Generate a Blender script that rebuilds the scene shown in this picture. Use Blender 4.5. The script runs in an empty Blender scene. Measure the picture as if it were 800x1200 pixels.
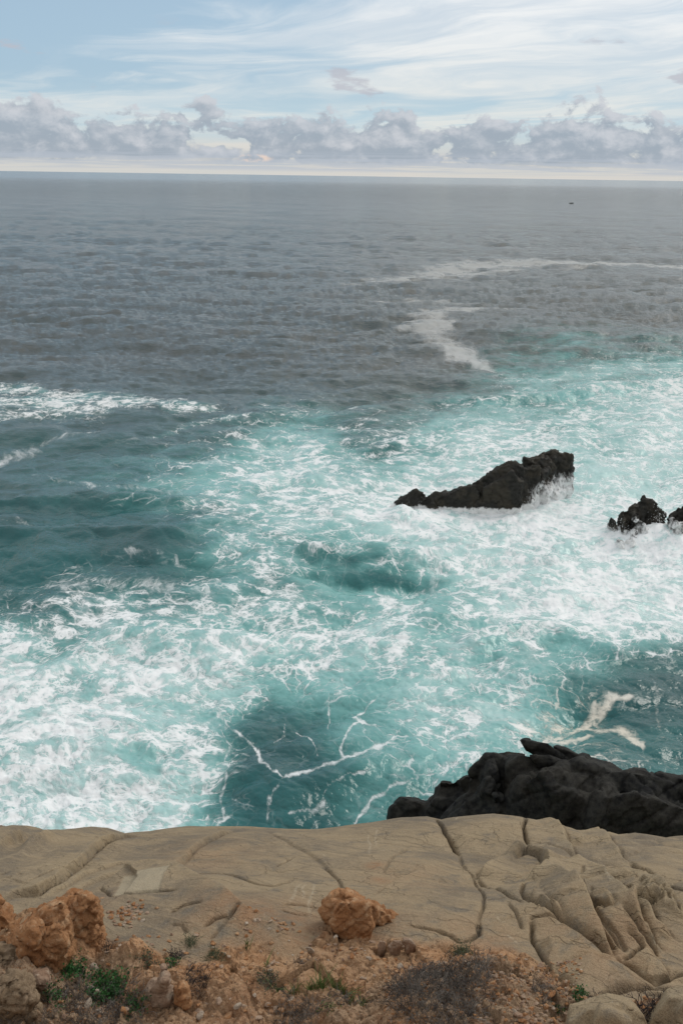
import bpy, math, random
import numpy as np
from mathutils import Matrix, Vector
rng = np.random.RandomState(7); random.seed(7)
S = bpy.context.scene
COL = S.collection
R = math.radians
# ------------------------------------------------------------------ camera
H = 20.0                      # lens height above the sea
FPX = 1167.0                  # focal length in pixels of the 800x1200 photograph
PITCH, ROLL = R(18.66), R(0.86)
cd = bpy.data.cameras.new('camera'); cam = bpy.data.objects.new('camera', cd); COL.objects.link(cam)
cd.sensor_fit = 'VERTICAL'; cd.sensor_height = 36; cd.lens = 36 * FPX / 1200
cd.clip_start = 0.05; cd.clip_end = 90000
CM = Matrix.Rotation(math.pi/2 - PITCH, 4, 'X') @ Matrix.Rotation(ROLL, 4, 'Z')
cam.matrix_world = Matrix.Translation((0, 0, H)) @ CM
S.camera = cam
RM = np.array(CM.to_3x3())
def ray(px, py):
    px = np.atleast_1d(np.asarray(px, float)); py = np.atleast_1d(np.asarray(py, float))
    d = np.stack([(px-400)/FPX, -(py-600)/FPX, -np.ones_like(px)], 1)
    d = d @ RM.T
    return d/np.linalg.norm(d, axis=1)[:, None]
# ------------------------------------------------------------------ node helper
class NT:
    def __init__(s, nt): s.t = nt; nt.nodes.clear()
    def n(s, typ, ins=None, **kw):
        nd = s.t.nodes.new(typ)
        for k, v in kw.items(): setattr(nd, k, v)
        for k, v in (ins or {}).items():
            sk = nd.inputs[k]
            if isinstance(v, bpy.types.NodeSocket): s.t.links.new(v, sk)
            else: sk.default_value = v
        return nd
    def m(s, op, a, b=None, c=None, clamp=False):
        i = {0: a}
        if b is not None: i[1] = b
        if c is not None: i[2] = c
        return s.n('ShaderNodeMath', i, operation=op, use_clamp=clamp).outputs[0]
    def vm(s, op, a, b=None, out=0, scale=None):
        i = {0: a}
        if b is not None: i[1] = b
        if scale is not None: i['Scale'] = scale
        return s.n('ShaderNodeVectorMath', i, operation=op).outputs[out]
    def ss(s, x, lo, hi, a=0.0, b=1.0):
        return s.n('ShaderNodeMapRange', {0: x, 1: lo, 2: hi, 3: a, 4: b}, interpolation_type='SMOOTHSTEP').outputs[0]
    def lin(s, x, lo, hi, a=0.0, b=1.0):
        return s.n('ShaderNodeMapRange', {0: x, 1: lo, 2: hi, 3: a, 4: b}).outputs[0]
    def mix(s, f, a, b):
        nd = s.t.nodes.new('ShaderNodeMix'); nd.data_type = 'RGBA'
        for k, v in ((0, f), (6, a), (7, b)):
            if isinstance(v, bpy.types.NodeSocket): s.t.links.new(v, nd.inputs[k])
            else: nd.inputs[k].default_value = v if k == 0 else (tuple(v)+(1,))[:4]
        return nd.outputs[2]
    def noise(s, v, sc, det=4, rough=.5, dist=0., lac=2.0, out=0, d4=None):
        i = {'Vector': v, 'Scale': sc, 'Detail': det, 'Roughness': rough, 'Distortion': dist, 'Lacunarity': lac}
        nd = s.n('ShaderNodeTexNoise', i, noise_dimensions='3D')
        return nd.outputs[out]
    def xyz(s, x, y, z=0.0):
        return s.n('ShaderNodeCombineXYZ', {0: x, 1: y, 2: z}).outputs[0]
    def sep(s, v): return s.n('ShaderNodeSeparateXYZ', {0: v}).outputs
    def attr(s, name): return s.n('ShaderNodeAttribute', attribute_name=name).outputs['Fac']
    def attrv(s, name): return s.n('ShaderNodeAttribute', attribute_name=name).outputs['Vector']
    def rgb(s, c): 
        nd = s.n('ShaderNodeRGB'); nd.outputs[0].default_value = tuple(c)+(1,); return nd.outputs[0]
# ------------------------------------------------------------------ world, sun, exposure
SUN_EL, SUN_AZ = R(42), R(50)      # azimuth clockwise from the view direction (+Y)
W = bpy.data.worlds.new('World'); S.world = W; W.use_nodes = True
w = NT(W.node_tree)
sky = w.n('ShaderNodeTexSky', sky_type='NISHITA', sun_disc=False, sun_elevation=SUN_EL, sun_rotation=SUN_AZ,
          air_density=1.0, dust_density=1.5, ozone_density=1.0)
dirv = w.vm('NORMALIZE', w.n('ShaderNodeTexCoord').outputs['Generated'])
dx, dy, dz = w.sep(dirv)
hyp = w.m('SQRT', w.m('ADD', w.m('MULTIPLY', dx, dx), w.m('MULTIPLY', dy, dy)))
el = w.m('DIVIDE', dz, w.m('MAXIMUM', hyp, .02))          # tangent of the elevation
az = w.m('ARCTAN2', dx, dy)
STR = 0.1
def c10(r, g, b): return (r/STR, g/STR, b/STR)
base = w.mix(w.ss(el, -.05, .5), c10(.40, .60, .78), c10(.36, .44, .54))
skyc = w.mix(.72, sky.outputs[0], base)
skyc = w.mix(w.ss(el, .09, .02), skyc, c10(.54, .69, .76))
# thin high cloud: streaks on a plane far overhead
zz = w.m('ADD', w.m('MAXIMUM', dz, 0.0), .045)
pv = w.xyz(w.m('DIVIDE', dx, zz), w.m('MULTIPLY', w.m('DIVIDE', dy, zz), .8), 0)
wv = w.vm('SCALE', w.vm('SUBTRACT', w.noise(pv, .5, 3, .5, out=1), (.5, .5, .5)), scale=2.6)
pv2 = w.vm('ADD', w.vm('MULTIPLY', pv, (1.0, 1.0, 1)), wv)
rot = w.n('ShaderNodeVectorRotate', {'Vector': pv2, 'Angle': R(38)}, rotation_type='Z_AXIS').outputs[0]
c1 = w.noise(w.vm('MULTIPLY', rot, (.34, 1.0, 1)), .75, 7, .58, .3)
c2 = w.noise(w.vm('ADD', pv, (7.3, 2.1, 0)), .23, 3, .5)
rightness = w.m('MULTIPLY', w.ss(az, -.30, .30), .15)
cir = w.m('ADD', w.m('ADD', w.m('MULTIPLY', w.m('SUBTRACT', c1, .5), 1.25), w.m('MULTIPLY', w.m('SUBTRACT', c2, .5), 1.1)), rightness)
cir = w.ss(w.m('ADD', cir, w.ss(dz, .15, .45, -.03, .30)), -.10, .22)
warm = w.ss(el, .16, .03)
thick = w.ss(w.noise(w.vm('ADD', w.vm('MULTIPLY', rot, (.5, 1.3, 1)), (2, 5, 1)), .8, 6, .6), .36, .62)
circ = w.mix(warm, w.mix(thick, c10(.66, .73, .80), c10(.98, .975, .96)), w.mix(thick, c10(.62, .71, .75), c10(.80, .80, .76)))
circ = w.mix(w.m('MULTIPLY', w.ss(dz, .15, .24), w.ss(dz, .62, .40)), circ, w.mix(thick, c10(.80, .75, .67), c10(1.0, .95, .86)))
col = w.mix(w.m('MULTIPLY', cir, .84), skyc, circ)
# pale cream strip under the cloud bank
col = w.mix(w.m('MULTIPLY', w.ss(el, .05, .012), .8), col, c10(.67, .63, .58))
# cumulus bank along the horizon
sh = w.xyz(w.m('MULTIPLY', az, 17.0), w.m('MULTIPLY', el, 25.0), 3.7)
def bank(off):
    v = w.vm('ADD', sh, off)
    big = w.noise(v, .95, 2, .5)
    pf = w.noise(v, 2.1, 7, .60, .25)
    return w.m('ADD', w.m('MULTIPLY', w.m('SUBTRACT', big, .5), .95), w.m('MULTIPLY', w.m('SUBTRACT', pf, .5), 1.0))
b0 = bank((0, 0, 0)); b1 = bank((.09, .16, 0)); 
prof = w.noise(w.xyz(w.m('MULTIPLY', az, 10.0), 0, 9.0), 1.0, 3, .5)
topl = w.m('ADD', .050, w.m('MULTIPLY', w.m('SUBTRACT', prof, .5), .062))
vert = w.m('MULTIPLY', w.m('SUBTRACT', topl, el), 11.0)
vert = w.m('MINIMUM', vert, .19)
basev = w.lin(el, .004, .016, -.10, 0)
den = w.m('ADD', w.m('ADD', b0, vert), basev)
cum = w.m('MULTIPLY', w.ss(den, -.01, .095), w.ss(w.m('ADD', el, w.m('MULTIPLY', w.m('SUBTRACT', w.noise(w.xyz(w.m('MULTIPLY', az, 22.0), w.m('MULTIPLY', el, 120.0), 8.0), 1.0, 5, .6), .5), .016)), .0075, .0155))
lit = w.m('MULTIPLY', w.m('SUBTRACT', b0, b1), 2.6)
lit = w.m('ADD', lit, w.lin(el, .012, .07, -.22, .32))
cumc = w.mix(w.ss(lit, -.4, .75), c10(.345, .405, .475), c10(.60, .625, .67))
col = w.mix(w.m('MULTIPLY', cum, .93), col, cumc)
# scattered scraps of cloud above the bank and thin flat ones beneath
scr = w.noise(w.xyz(w.m('MULTIPLY', az, 11.0), w.m('MULTIPLY', el, 42.0), 1.3), 1.0, 6, .55)
scr = w.m('MULTIPLY', w.ss(scr, .61, .68), w.m('MULTIPLY', w.ss(el, .04, .06), w.ss(el, .14, .10)))
col = w.mix(w.m('MULTIPLY', scr, .75), col, c10(.50, .51, .57))
lowc = w.noise(w.xyz(w.m('MULTIPLY', az, 9.0), w.m('MULTIPLY', el, 330.0), 5.3), 1.0, 5, .6)
lowc = w.m('MULTIPLY', w.ss(lowc, .38, .54), w.m('MULTIPLY', w.ss(el, .002, .006), w.ss(el, .024, .014)))
col = w.mix(w.m('MULTIPLY', lowc, .7), col, c10(.47, .52, .59))
# faint sunlit gap in the bank
gl = w.m('ADD', w.m('POWER', w.m('DIVIDE', w.m('ADD', az, .087), .016), 2.0), w.m('POWER', w.m('DIVIDE', w.m('SUBTRACT', el, .0145), .0035), 2.0))
glow = w.m('MULTIPLY', w.ss(gl, 1.6, 0.0), w.ss(w.noise(sh, 9.0, 3), .38, .6))
col = w.mix(w.m('MULTIPLY', glow, .8), col, c10(.95, .72, .58))
bg = w.n('ShaderNodeBackground', {'Color': col, 'Strength': STR})
w.t.links.new(bg.outputs[0], w.n('ShaderNodeOutputWorld').inputs[0])
sd = bpy.data.lights.new('sun', 'SUN'); sd.energy = 1.25; sd.angle = R(25); sd.color = (1, .94, .86)
so = bpy.data.objects.new('sun', sd); COL.objects.link(so)
sv = Vector((math.sin(SUN_AZ)*math.cos(SUN_EL), math.cos(SUN_AZ)*math.cos(SUN_EL), math.sin(SUN_EL)))
so.rotation_euler = sv.to_track_quat('Z', 'Y').to_euler(); so.location = (0, 0, 60)
S.view_settings.view_transform = 'Standard'; S.view_settings.look = 'None'
S.view_settings.gamma = 1; S.view_settings.use_curve_mapping = False; S.view_settings.exposure = 0
# ------------------------------------------------------------------ numpy noise
PERM = rng.permutation(256).astype(np.int32); PERM = np.concatenate([PERM, PERM, PERM])
GR = rng.normal(size=(256, 3)).astype(np.float32); GR /= np.linalg.norm(GR, axis=1)[:, None]
def perlin(x, y, z):
    x, y, z = [np.asarray(a, np.float32) for a in np.broadcast_arrays(x, y, z)]
    xi, yi, zi = np.floor(x), np.floor(y), np.floor(z)
    xf, yf, zf = x-xi, y-yi, z-zi
    xi, yi, zi = [a.astype(np.int64) & 255 for a in (xi, yi, zi)]
    f = lambda t: t*t*t*(t*(t*6-15)+10)
    u, v, ww = f(xf), f(yf), f(zf)
    r = 0
    for i in (0, 1):
        for j in (0, 1):
            for k in (0, 1):
                h = PERM[PERM[PERM[xi+i]+yi+j]+zi+k]
                g = GR[h]
                d = g[..., 0]*(xf-i)+g[..., 1]*(yf-j)+g[..., 2]*(zf-k)
                r = r + d*(u if i else 1-u)*(v if j else 1-v)*(ww if k else 1-ww)
    return r*1.5
def fbm(x, y, z, octv=4, gain=.5, ridged=False):
    a, s, t = 1.0, 0.0, 0.0
    for o in range(octv):
        n = perlin(x*2**o+o*17.3, y*2**o+o*5.1, z*2**o+o*9.7)
        s = s + a*((1-2*np.abs(n)) if ridged else n); t += a; a *= gain
    return s/t
def worley(x, y, z, seed=0):
    """nearest and second nearest cell distance, and a random value per cell"""
    xi, yi, zi = np.floor(x).astype(int), np.floor(y).astype(int), np.floor(z).astype(int)
    d1 = np.full(x.shape, 9.); d2 = d1.copy(); cid = np.zeros(x.shape)
    tab = np.random.RandomState(seed+3).rand(256, 4)
    for i in (-1, 0, 1):
        for j in (-1, 0, 1):
            for k in (-1, 0, 1):
                h = PERM[PERM[PERM[(xi+i) & 255]+((yi+j) & 255)]+((zi+k) & 255)]
                p = tab[h]
                d = np.sqrt((xi+i+p[..., 0]-x)**2+(yi+j+p[..., 1]-y)**2+(zi+k+p[..., 2]-z)**2)
                near = d < d1
                d2 = np.where(near, d1, np.minimum(d2, d)); cid = np.where(near, p[..., 3], cid); d1 = np.minimum(d1, d)
    return d1, d2, cid
def facet(x, y, z, seed=0):
    """each cell of space a little tilted plane: broken, angular stone"""
    xi, yi, zi = np.floor(x).astype(int), np.floor(y).astype(int), np.floor(z).astype(int); best = np.full(x.shape, 9.); val = np.zeros(x.shape)
    g = np.random.RandomState(seed+31); tab = g.rand(256, 3); dr = g.normal(size=(256, 3)); dr /= np.linalg.norm(dr, axis=1)[:, None]
    for i in (-1, 0, 1):
        for j in (-1, 0, 1):
            for k in (-1, 0, 1):
                h = PERM[PERM[PERM[(xi+i) & 255]+((yi+j) & 255)]+((zi+k) & 255)]; p = tab[h]; q = dr[h]
                a, b, c = x-xi-i-p[..., 0], y-yi-j-p[..., 1], z-zi-k-p[..., 2]; d = a*a+b*b+c*c; m = d < best
                best = np.where(m, d, best); val = np.where(m, a*q[..., 0]+b*q[..., 1]+c*q[..., 2], val)
    return val
def sst(x, lo, hi):
    t = np.clip((x-lo)/(hi-lo), 0, 1); return t*t*(3-2*t)
# ------------------------------------------------------------------ mesh helpers
def mesh_from(name, V, F, attrs=None, smooth=True):
    """V (n,3); F (m,3|4) array of indices"""
    me = bpy.data.meshes.new(name)
    V = np.asarray(V, np.float32); F = np.asarray(F, np.int32); k = F.shape[1]
    me.vertices.add(len(V)); me.vertices.foreach_set('co', V.ravel())
    me.loops.add(F.size); me.loops.foreach_set('vertex_index', F.ravel())
    me.polygons.add(len(F)); me.polygons.foreach_set('loop_start', np.arange(0, F.size, k, dtype=np.int32))
    me.polygons.foreach_set('use_smooth', np.full(len(F), smooth))
    me.update(calc_edges=True)
    for n, a in (attrs or {}).items():
        a = np.asarray(a, np.float32)
        if a.ndim == 1: me.attributes.new(n, 'FLOAT', 'POINT').data.foreach_set('value', a)
        else: me.attributes.new(n, 'FLOAT_VECTOR', 'POINT').data.foreach_set('vector', a.ravel())
    return me
def link(name, me, mat=None, parent=None, loc=(0, 0, 0), label=None, cat=None, group=None, kind=None):
    o = bpy.data.objects.new(name, me); COL.objects.link(o); o.location = loc
    if mat and me and not me.materials: me.materials.append(mat)
    if parent: o.parent = parent
    for k, v in (('label', label), ('category', cat), ('group', group), ('kind', kind)):
        if v: o[k] = v
    return o
def grid_faces(nr, nc):
    i = np.arange((nr-1)*(nc-1)); r, c = i//(nc-1), i % (nc-1); a = r*nc+c
    return np.stack([a, a+1, a+nc+1, a+nc], 1)
def new_mat(name):
    m = bpy.data.materials.new(name); m.use_nodes = True; return m, NT(m.node_tree)
def finish(t, color, rough, normal=None, spec=.5, ior=1.45, extra=None):
    i = {'Base Color': color, 'Roughness': rough, 'IOR': ior, 'Specular IOR Level': spec}
    if normal is not None: i['Normal'] = normal
    i.update(extra or {})
    p = t.n('ShaderNodeBsdfPrincipled', i)
    t.t.links.new(p.outputs[0], t.n('ShaderNodeOutputMaterial').inputs[0]); return p
# =================================================================== THE SEA
def ocean_tile(N, L, lmin, lmax, wind, seed, spread=2.0):
    g = np.random.RandomState(seed)
    k = np.fft.fftfreq(N, 1/N)*2*np.pi/L
    kx, ky = np.meshgrid(k, k, indexing='ij'); kk = np.hypot(kx, ky); kk[0, 0] = 1e9
    lam = 2*np.pi/kk
    band = sst(lam, lmin*.7, lmin*1.2)*(1-sst(lam, lmax*.8, lmax*1.3))
    dirw = np.abs((kx*np.sin(wind)+ky*np.cos(wind))/kk)**spread*.85+.15
    A = kk**-1.9*np.sqrt(dirw)*band
    hk = (g.normal(size=(N, N))+1j*g.normal(size=(N, N)))*A
    h = np.fft.ifft2(hk).real; gx = np.fft.ifft2(-1j*kx/kk*hk).real; gy = np.fft.ifft2(-1j*ky/kk*hk).real
    s = h.std(); return np.stack([h/s, gx/s, gy/s]), L
def samp(tile, x, y):
    T, L = tile; N = T.shape[1]
    u = (x/L*N) % N; v = (y/L*N) % N
    i, j = np.floor(u).astype(int) % N, np.floor(v).astype(int) % N; fu, fv = u-np.floor(u), v-np.floor(v)
    i1, j1 = (i+1) % N, (j+1) % N
    return T[:, i, j]*(1-fu)*(1-fv)+T[:, i1, j]*fu*(1-fv)+T[:, i, j1]*(1-fu)*fv+T[:, i1, j1]*fu*fv
# foam density (F) and stirred-up air in the water (A) over the bay, noted every 50 px across, 40 px down
Fm = '''0 0 0 0 0 0 0 0 0 0 0 0 0 0 0 0 0
0 0 0 0 0 0 0 0 0 0 0 0 0 0 0 0 0
0 0 0 0 0 0 0 0 0 0 0 0 0 0 0 0 1
0 0 0 0 0 0 0 0 0 0 0 1 1 2 3 3 4
0 0 0 0 0 0 1 1 1 1 1 2 4 4 5 6 7
1 1 1 1 2 2 3 4 3 4 5 5 5 6 6 7 7
1 1 1 1 3 4 5 6 5 3 5 6 6 5 5 5 5
0 2 2 3 4 5 6 7 7 7 8 8 8 7 5 5 6
1 0 0 0 2 5 6 6 6 7 8 7 6 7 8 8 8
1 1 1 1 1 3 5 4 3 3 7 8 7 8 8 8 8
3 5 6 6 5 4 2 4 2 3 6 5 6 8 8 7 8
8 7 6 7 7 7 6 6 6 7 5 5 7 7 6 7 8
7 5 5 7 7 6 6 8 8 7 7 6 6 5 4 2 1
9 7 7 7 5 4 5 2 2 3 6 6 6 5 2 1 1
9 9 8 6 4 4 1 1 1 4 6 6 5 4 3 2 2
8 8 7 6 5 4 1 1 1 2 4 5 4 3 3 3 3
8 9 8 7 5 4 1 1 2 3 4 4 4 4 4 4 4
8 8 8 8 6 4 2 2 3 3 4 4 4 4 4 4 4'''
Am = '''0 0 0 0 0 0 0 0 0 0 0 0 0 0 0 0 0
0 0 0 0 0 0 0 0 0 0 0 0 0 0 0 0 0
0 0 0 0 0 0 0 0 0 0 0 0 1 1 1 1 1
0 0 0 0 0 0 0 0 0 0 0 1 3 4 4 3 4
0 0 0 0 0 0 0 0 0 0 1 2 4 4 5 6 7
0 0 0 0 1 1 3 4 4 3 4 5 5 6 7 7 7
1 1 1 2 3 4 5 6 5 2 5 6 6 7 7 7 7
1 2 2 3 4 5 6 7 7 7 8 8 8 7 7 7 7
0 1 1 1 3 4 5 5 5 7 8 8 7 7 8 8 8
0 1 1 1 1 4 5 5 4 4 7 8 8 8 8 8 8
1 1 2 3 3 3 3 4 4 4 6 6 7 8 8 8 8
5 4 4 5 5 5 5 5 5 6 6 6 6 7 7 7 7
6 5 5 6 6 6 6 6 6 6 6 6 5 5 3 1 1
7 6 6 6 6 6 6 5 5 5 6 6 6 4 1 1 1
7 7 7 6 6 5 2 2 3 4 5 5 5 4 2 2 2
7 7 7 6 6 4 1 1 2 4 5 5 4 3 2 2 2
7 7 7 7 6 3 0 1 2 3 4 4 3 3 3 3 3
7 7 7 7 6 4 1 2 2 3 4 4 4 4 4 4 4'''
Fm = np.array([[float(c) for c in l.split()] for l in Fm.split('\n')])/9
Am = np.array([[float(c) for c in l.split()] for l in Am.split('\n')])/9
def cubic(M, u, v):
    def wts(t): return np.stack([(-t**3+3*t*t-3*t+1)/6, (3*t**3-6*t*t+4)/6, (-3*t**3+3*t*t+3*t+1)/6, t**3/6])
    i, j = np.floor(u).astype(int), np.floor(v).astype(int); wu, wv_ = wts(u-i), wts(v-j); r = 0
    for a in range(4):
        for b in range(4):
            r = r+wu[a]*wv_[b]*M[np.clip(i-1+a, 0, M.shape[0]-1), np.clip(j-1+b, 0, M.shape[1]-1)]
    return r
RMi = RM.T
def project(x, y, z):
    p = np.stack([x, y, z-H], 1) @ RM
    return 400-p[:, 0]/p[:, 2]*FPX, 600+p[:, 1]/p[:, 2]*FPX
def to_sea(px, py, z=0.0):
    d = ray(px, py); t = (z-H)/d[:, 2]; return d[:, 0]*t, d[:, 1]*t
def polydist(x, y, PX, PY, WD):
    """distance to a polyline divided by its local width"""
    best = np.full(x.shape, 99.)
    for a in range(len(PX)-1):
        ax, ay, bx, by = PX[a], PY[a], PX[a+1], PY[a+1]; L2 = (bx-ax)**2+(by-ay)**2+1e-9
        t = np.clip(((x-ax)*(bx-ax)+(y-ay)*(by-ay))/L2, 0, 1)
        d = np.hypot(x-ax-t*(bx-ax), y-ay-t*(by-ay))/(WD[a]+t*(WD[a+1]-WD[a]))
        best = np.minimum(best, d)
    return best
# streaks of foam: points of the photograph laid on the water, half width in metres, strength
STREAKS = [
 ([(250,828),(268,853),(290,872),(306,886),(316,905),(335,924)], .10, .9),
 ([(335,926),(358,916),(390,905),(425,893),(445,884),(480,880)], .15, .95),
 ([(333,926),(320,945),(318,968)], .08, .7),
 ([(336,848),(330,862),(322,880)], .045, .75), ([(350,858),(368,872),(378,892)], .045, .75),
 ([(393,806),(389,840),(392,862)], .06, .8), ([(430,852),(418,862),(405,885),(408,900)], .05, .8),
 ([(443,820),(422,842),(428,855),(450,872),(462,872)], .09, .85),
 ([(270,965),(265,935),(272,915),(258,900),(268,880),(255,860)], .08, .7),
 ([(410,968),(430,940),(455,925),(480,915)], .08, .85), ([(340,960),(365,950),(378,940)], .14, .8),
 ([(320,878),(345,872),(368,862),(390,870)], .06, .6), ([(380,935),(400,920),(440,915)], .06, .6),
 ([(-60,450),(0,455),(60,462),(120,474),(200,480),(240,482)], 2.4, -.85),
 ([(-80,474),(20,474),(70,478),(150,480)], 4.6, -.9), ([(-90,490),(40,490)], 3.4, -.9),
 ([(0,548),(30,535),(60,520),(90,512),(120,508)], 1.2, .6),
 ([(180,516),(220,500),(250,492),(330,488),(430,478)], 1.1, -.62),
 ([(50,560),(120,578),(200,582),(260,600)], .6, .4),
 ([(0,622),(25,618),(40,624)], .3, .4), ([(150,655),(200,660),(230,670)], .5, .4),
 ([(420,333),(470,328),(520,322),(600,316)], 7.0, .8), ([(510,318),(570,310),(680,309),(830,312)], 11, .95),
 ([(440,352),(500,350),(600,362)], 5.0, .65), ([(600,360),(560,362),(512,366),(500,376),(515,388),(505,398)], 3.0, .8),
 ([(505,370),(500,380),(520,400),(535,410),(575,430)], 3.2, .95), ([(525,405),(548,420),(575,428)], 2.4, .85), ([(750,335),(800,338)], 5.0, .5),
 ([(640,440),(700,436),(760,430),(800,425)], 3, .4),
 ([(655,870),(690,850),(720,822),(735,826)], .34, 1.0), ([(690,850),(712,862),(735,868),(748,888)], .40, 1.05),
 ([(640,872),(664,880),(700,872)], .26, .85), ([(700,826),(702,842),(716,856)], .26, .95), ([(755,800),(770,840),(780,880)], .12, .4),
 ([(655,870),(610,880),(570,888)], .3, .5),
 ([(340,580),(352,560),(370,545)], .5, .4), ([(505,640),(500,690),(480,720),(450,735)], .5, .5),
 ([(460,700),(480,684),(505,680)], .35, .6), ([(0,700),(60,690),(140,686),(210,692),(290,706),(330,715)], .7, .5),
]
def foam_fields(x, y):
    """density and aeration at points of the water"""
    rr = np.hypot(x, y)
    s = np.clip(rr/45, .6, 3)
    wx = x+s*(2.2*fbm(x*.16/s, y*.16/s, 3.1, 4, .55)+.0); wy = y+s*(2.4*fbm(x*.16/s, y*.16/s, 8.4, 4, .55))
    px, py = project(wx, np.maximum(wy, 5), np.zeros_like(wx))
    ok = (py > 206)
    u, v = (py-300)/40, px/50
    F = np.where(ok, cubic(Fm, u, v), 0); A = np.where(ok, cubic(Am, u, v), 0)
    far = sst(py, 300, 400); F *= far; A *= far
    # off-frame the surf carries on along the coast, breaking up away from it
    side = sst(np.abs(px-400), 520, 900)
    F *= 1-.35*side; A *= 1-.3*side
    nx2 = fbm(x*.8/s, y*.8/s, 1.7, 5, .62); ny2 = fbm(x*.8/s, y*.8/s, 5.7, 5, .62)
    for qx, qy, ax, ay, k in ((458,682,2.4,.6,.7), (405,668,2.6,.45,.4), (60,640,6,3,.5)):
        X, Y = to_sea(qx, qy); e_ = np.exp(-(((wx-X[0])/ax)**2+((wy-Y[0])/ay)**2)); F *= 1-k*e_; A *= 1-k*.85*e_
    st = np.zeros_like(x)
    for pts, wd, k in STREAKS:
        soft_ = k < 0; k = abs(k)
        P = np.array(pts, float); X, Y = to_sea(P[:, 0], P[:, 1])
        m = (x > X.min()-4*wd-2) & (x < X.max()+4*wd+2) & (y > Y.min()-4*wd-2) & (y < Y.max()+4*wd+2)
        if not m.any(): continue
        taper = np.ones(len(X)); taper[0] = taper[-1] = .5
        am = np.minimum(.9*s[m], .35+.7*wd); d = polydist(x[m]+am*nx2[m], y[m]+am*ny2[m], X, Y, wd*taper)
        nz_ = fbm(x[m]*.9/s[m]+k*31, y[m]*.9/s[m], 4.4, 3); br = .66+.6*nz_; d = d/np.clip(.95+.9*nz_, .5, 1.6)
        v_ = k*br*np.exp(-(d*.8)**2)*1.15
        if soft_: F[m] = np.maximum(F[m], k*.82*np.exp(-(d*.75)**2)); A[m] = np.maximum(A[m], .30*np.exp(-(d*.7)**2)); continue
        st[m] = np.maximum(st[m], v_)
    return F, A, st
def sea_mesh():
    # rings at about equal steps of the viewing angle, so that each wave gets as many faces as it shows
    ypx = np.concatenate([np.linspace(206.25, 215, 14)[:-1], np.arange(215, 300, .95), np.arange(300, 1010, 1.12), np.arange(1010, 1500, 12.)])
    dep = PITCH-np.arctan((600-ypx)/FPX); r = H/np.tan(dep); r = r[r > 0]
    azs = np.concatenate([np.linspace(-75, -27, 60)[:-1], np.linspace(-27, 27, 690), np.linspace(27, 75, 60)[1:]])*np.pi/180
    RR, AZ = np.meshgrid(r, azs, indexing='ij'); nr, nc = RR.shape
    x = (RR*np.sin(AZ)).ravel(); y = (RR*np.cos(AZ)).ravel(); rr = RR.ravel()
    F, A, st = foam_fields(x, y)
    dr = rr**2/H*.00115
    lod = lambda lam: 1-sst(dr, lam*.3, lam*.9)
    big = samp(ocean_tile(512, 170., 14, 70, R(20), 1), x, y)
    med = samp(ocean_tile(512, 47., 2.2, 13, R(-25), 2, 1.5), x, y)
    sml = samp(ocean_tile(512, 13., .5, 2.2, R(10), 3, .8), x, y)
    tin = samp(ocean_tile(512, 5.3, .16, .5, R(40), 4, .5), x, y)
    calm = 1-.45*sst(A, .2, .8)
    patch = .72+.55*fbm(x*.02, y*.02, 2.2, 3)
    k = [.26*lod(60), .19*calm*lod(20)*patch, (.028+.024*sst(rr, 70, 160))*lod(6)*(.6+.4*calm), .0075*lod(.5)]
    z = 0; hx = 0; hy = 0
    for a, t in zip(k, (big, med, sml, tin)): z = z+a*t[0]; hx = hx+a*t[1]*1.25; hy = hy+a*t[2]*1.25
    # turbulence of the surf
    tw = sst(A, .25, .8)
    ex, ey = x+1.2*fbm(x*.25, y*.25, 7.7, 2), y+1.2*fbm(x*.25, y*.25, 2.9, 2)
    z = z+tw*(.46*fbm(ex*.22, ey*.30, 1.1, 3)+.15*fbm(ex*.9, ey*1.1, 6.1, 3, .55, True)+.035*fbm(x*3.2, y*3.6, 3.3, 2))
    # named swells: (points, half width, height)
    for pts, wd, h in (([(350,650),(420,655),(500,660)], 1.3, .75), ([(355,676),(420,684),(500,688)], 1.0, -.35),
                       ([(430,528),(470,522),(520,515)], 1.6, .45), ([(420,546),(470,545)], 1.3, -.2),
                       ([(0,640),(80,632),(200,640)], 1.5, .5), ([(0,600),(90,590),(210,600)], 1.3, .45),
                       ([(460,610),(540,640),(640,655)], 1.6, .5), ([(560,470),(700,460),(800,455)], 2.2, .7),
                       ([(280,905),(340,940),(440,905)], 1.0, .3), ([(560,760),(640,740),(720,770)], 1.2, .4),
                       ([(30,800),(150,740),(300,760)], 1.5, .35)):
        P = np.array(pts, float); X, Y = to_sea(P[:, 0], P[:, 1])
        m = (x > X.min()-5*wd) & (x < X.max()+5*wd) & (y > Y.min()-5*wd) & (y < Y.max()+5*wd)
        taper = np.full(len(X), wd); taper[0] = taper[-1] = wd*.5
        d = polydist(x[m]+.8*fbm(x[m]*.4, y[m]*.4, .7, 2), y[m]+.8*fbm(x[m]*.4, y[m]*.4, 4.7, 2), X, Y, taper)
        z[m] += h*np.exp(-d**2)
    # water heaps up against the sea rocks
    for qx, qy, rad, h in ((645,592,2.2,.45), (600,604,2.5,.15), (750,626,2.2,.65), (800,636,2.4,.6), (480,604,2,.1), (383,608,1.6,.35)):
        X, Y = to_sea(qx, qy); d2 = (x-X[0])**2+(y-Y[0])**2
        z = z+h*np.exp(-d2/rad**2); F = F+.35*np.exp(-d2/(rad*1.1)**2)
    # coordinates carried round by the eddies: the lacework of foam follows them
    q = .33
    fx, fy = x.copy(), y.copy()
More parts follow.
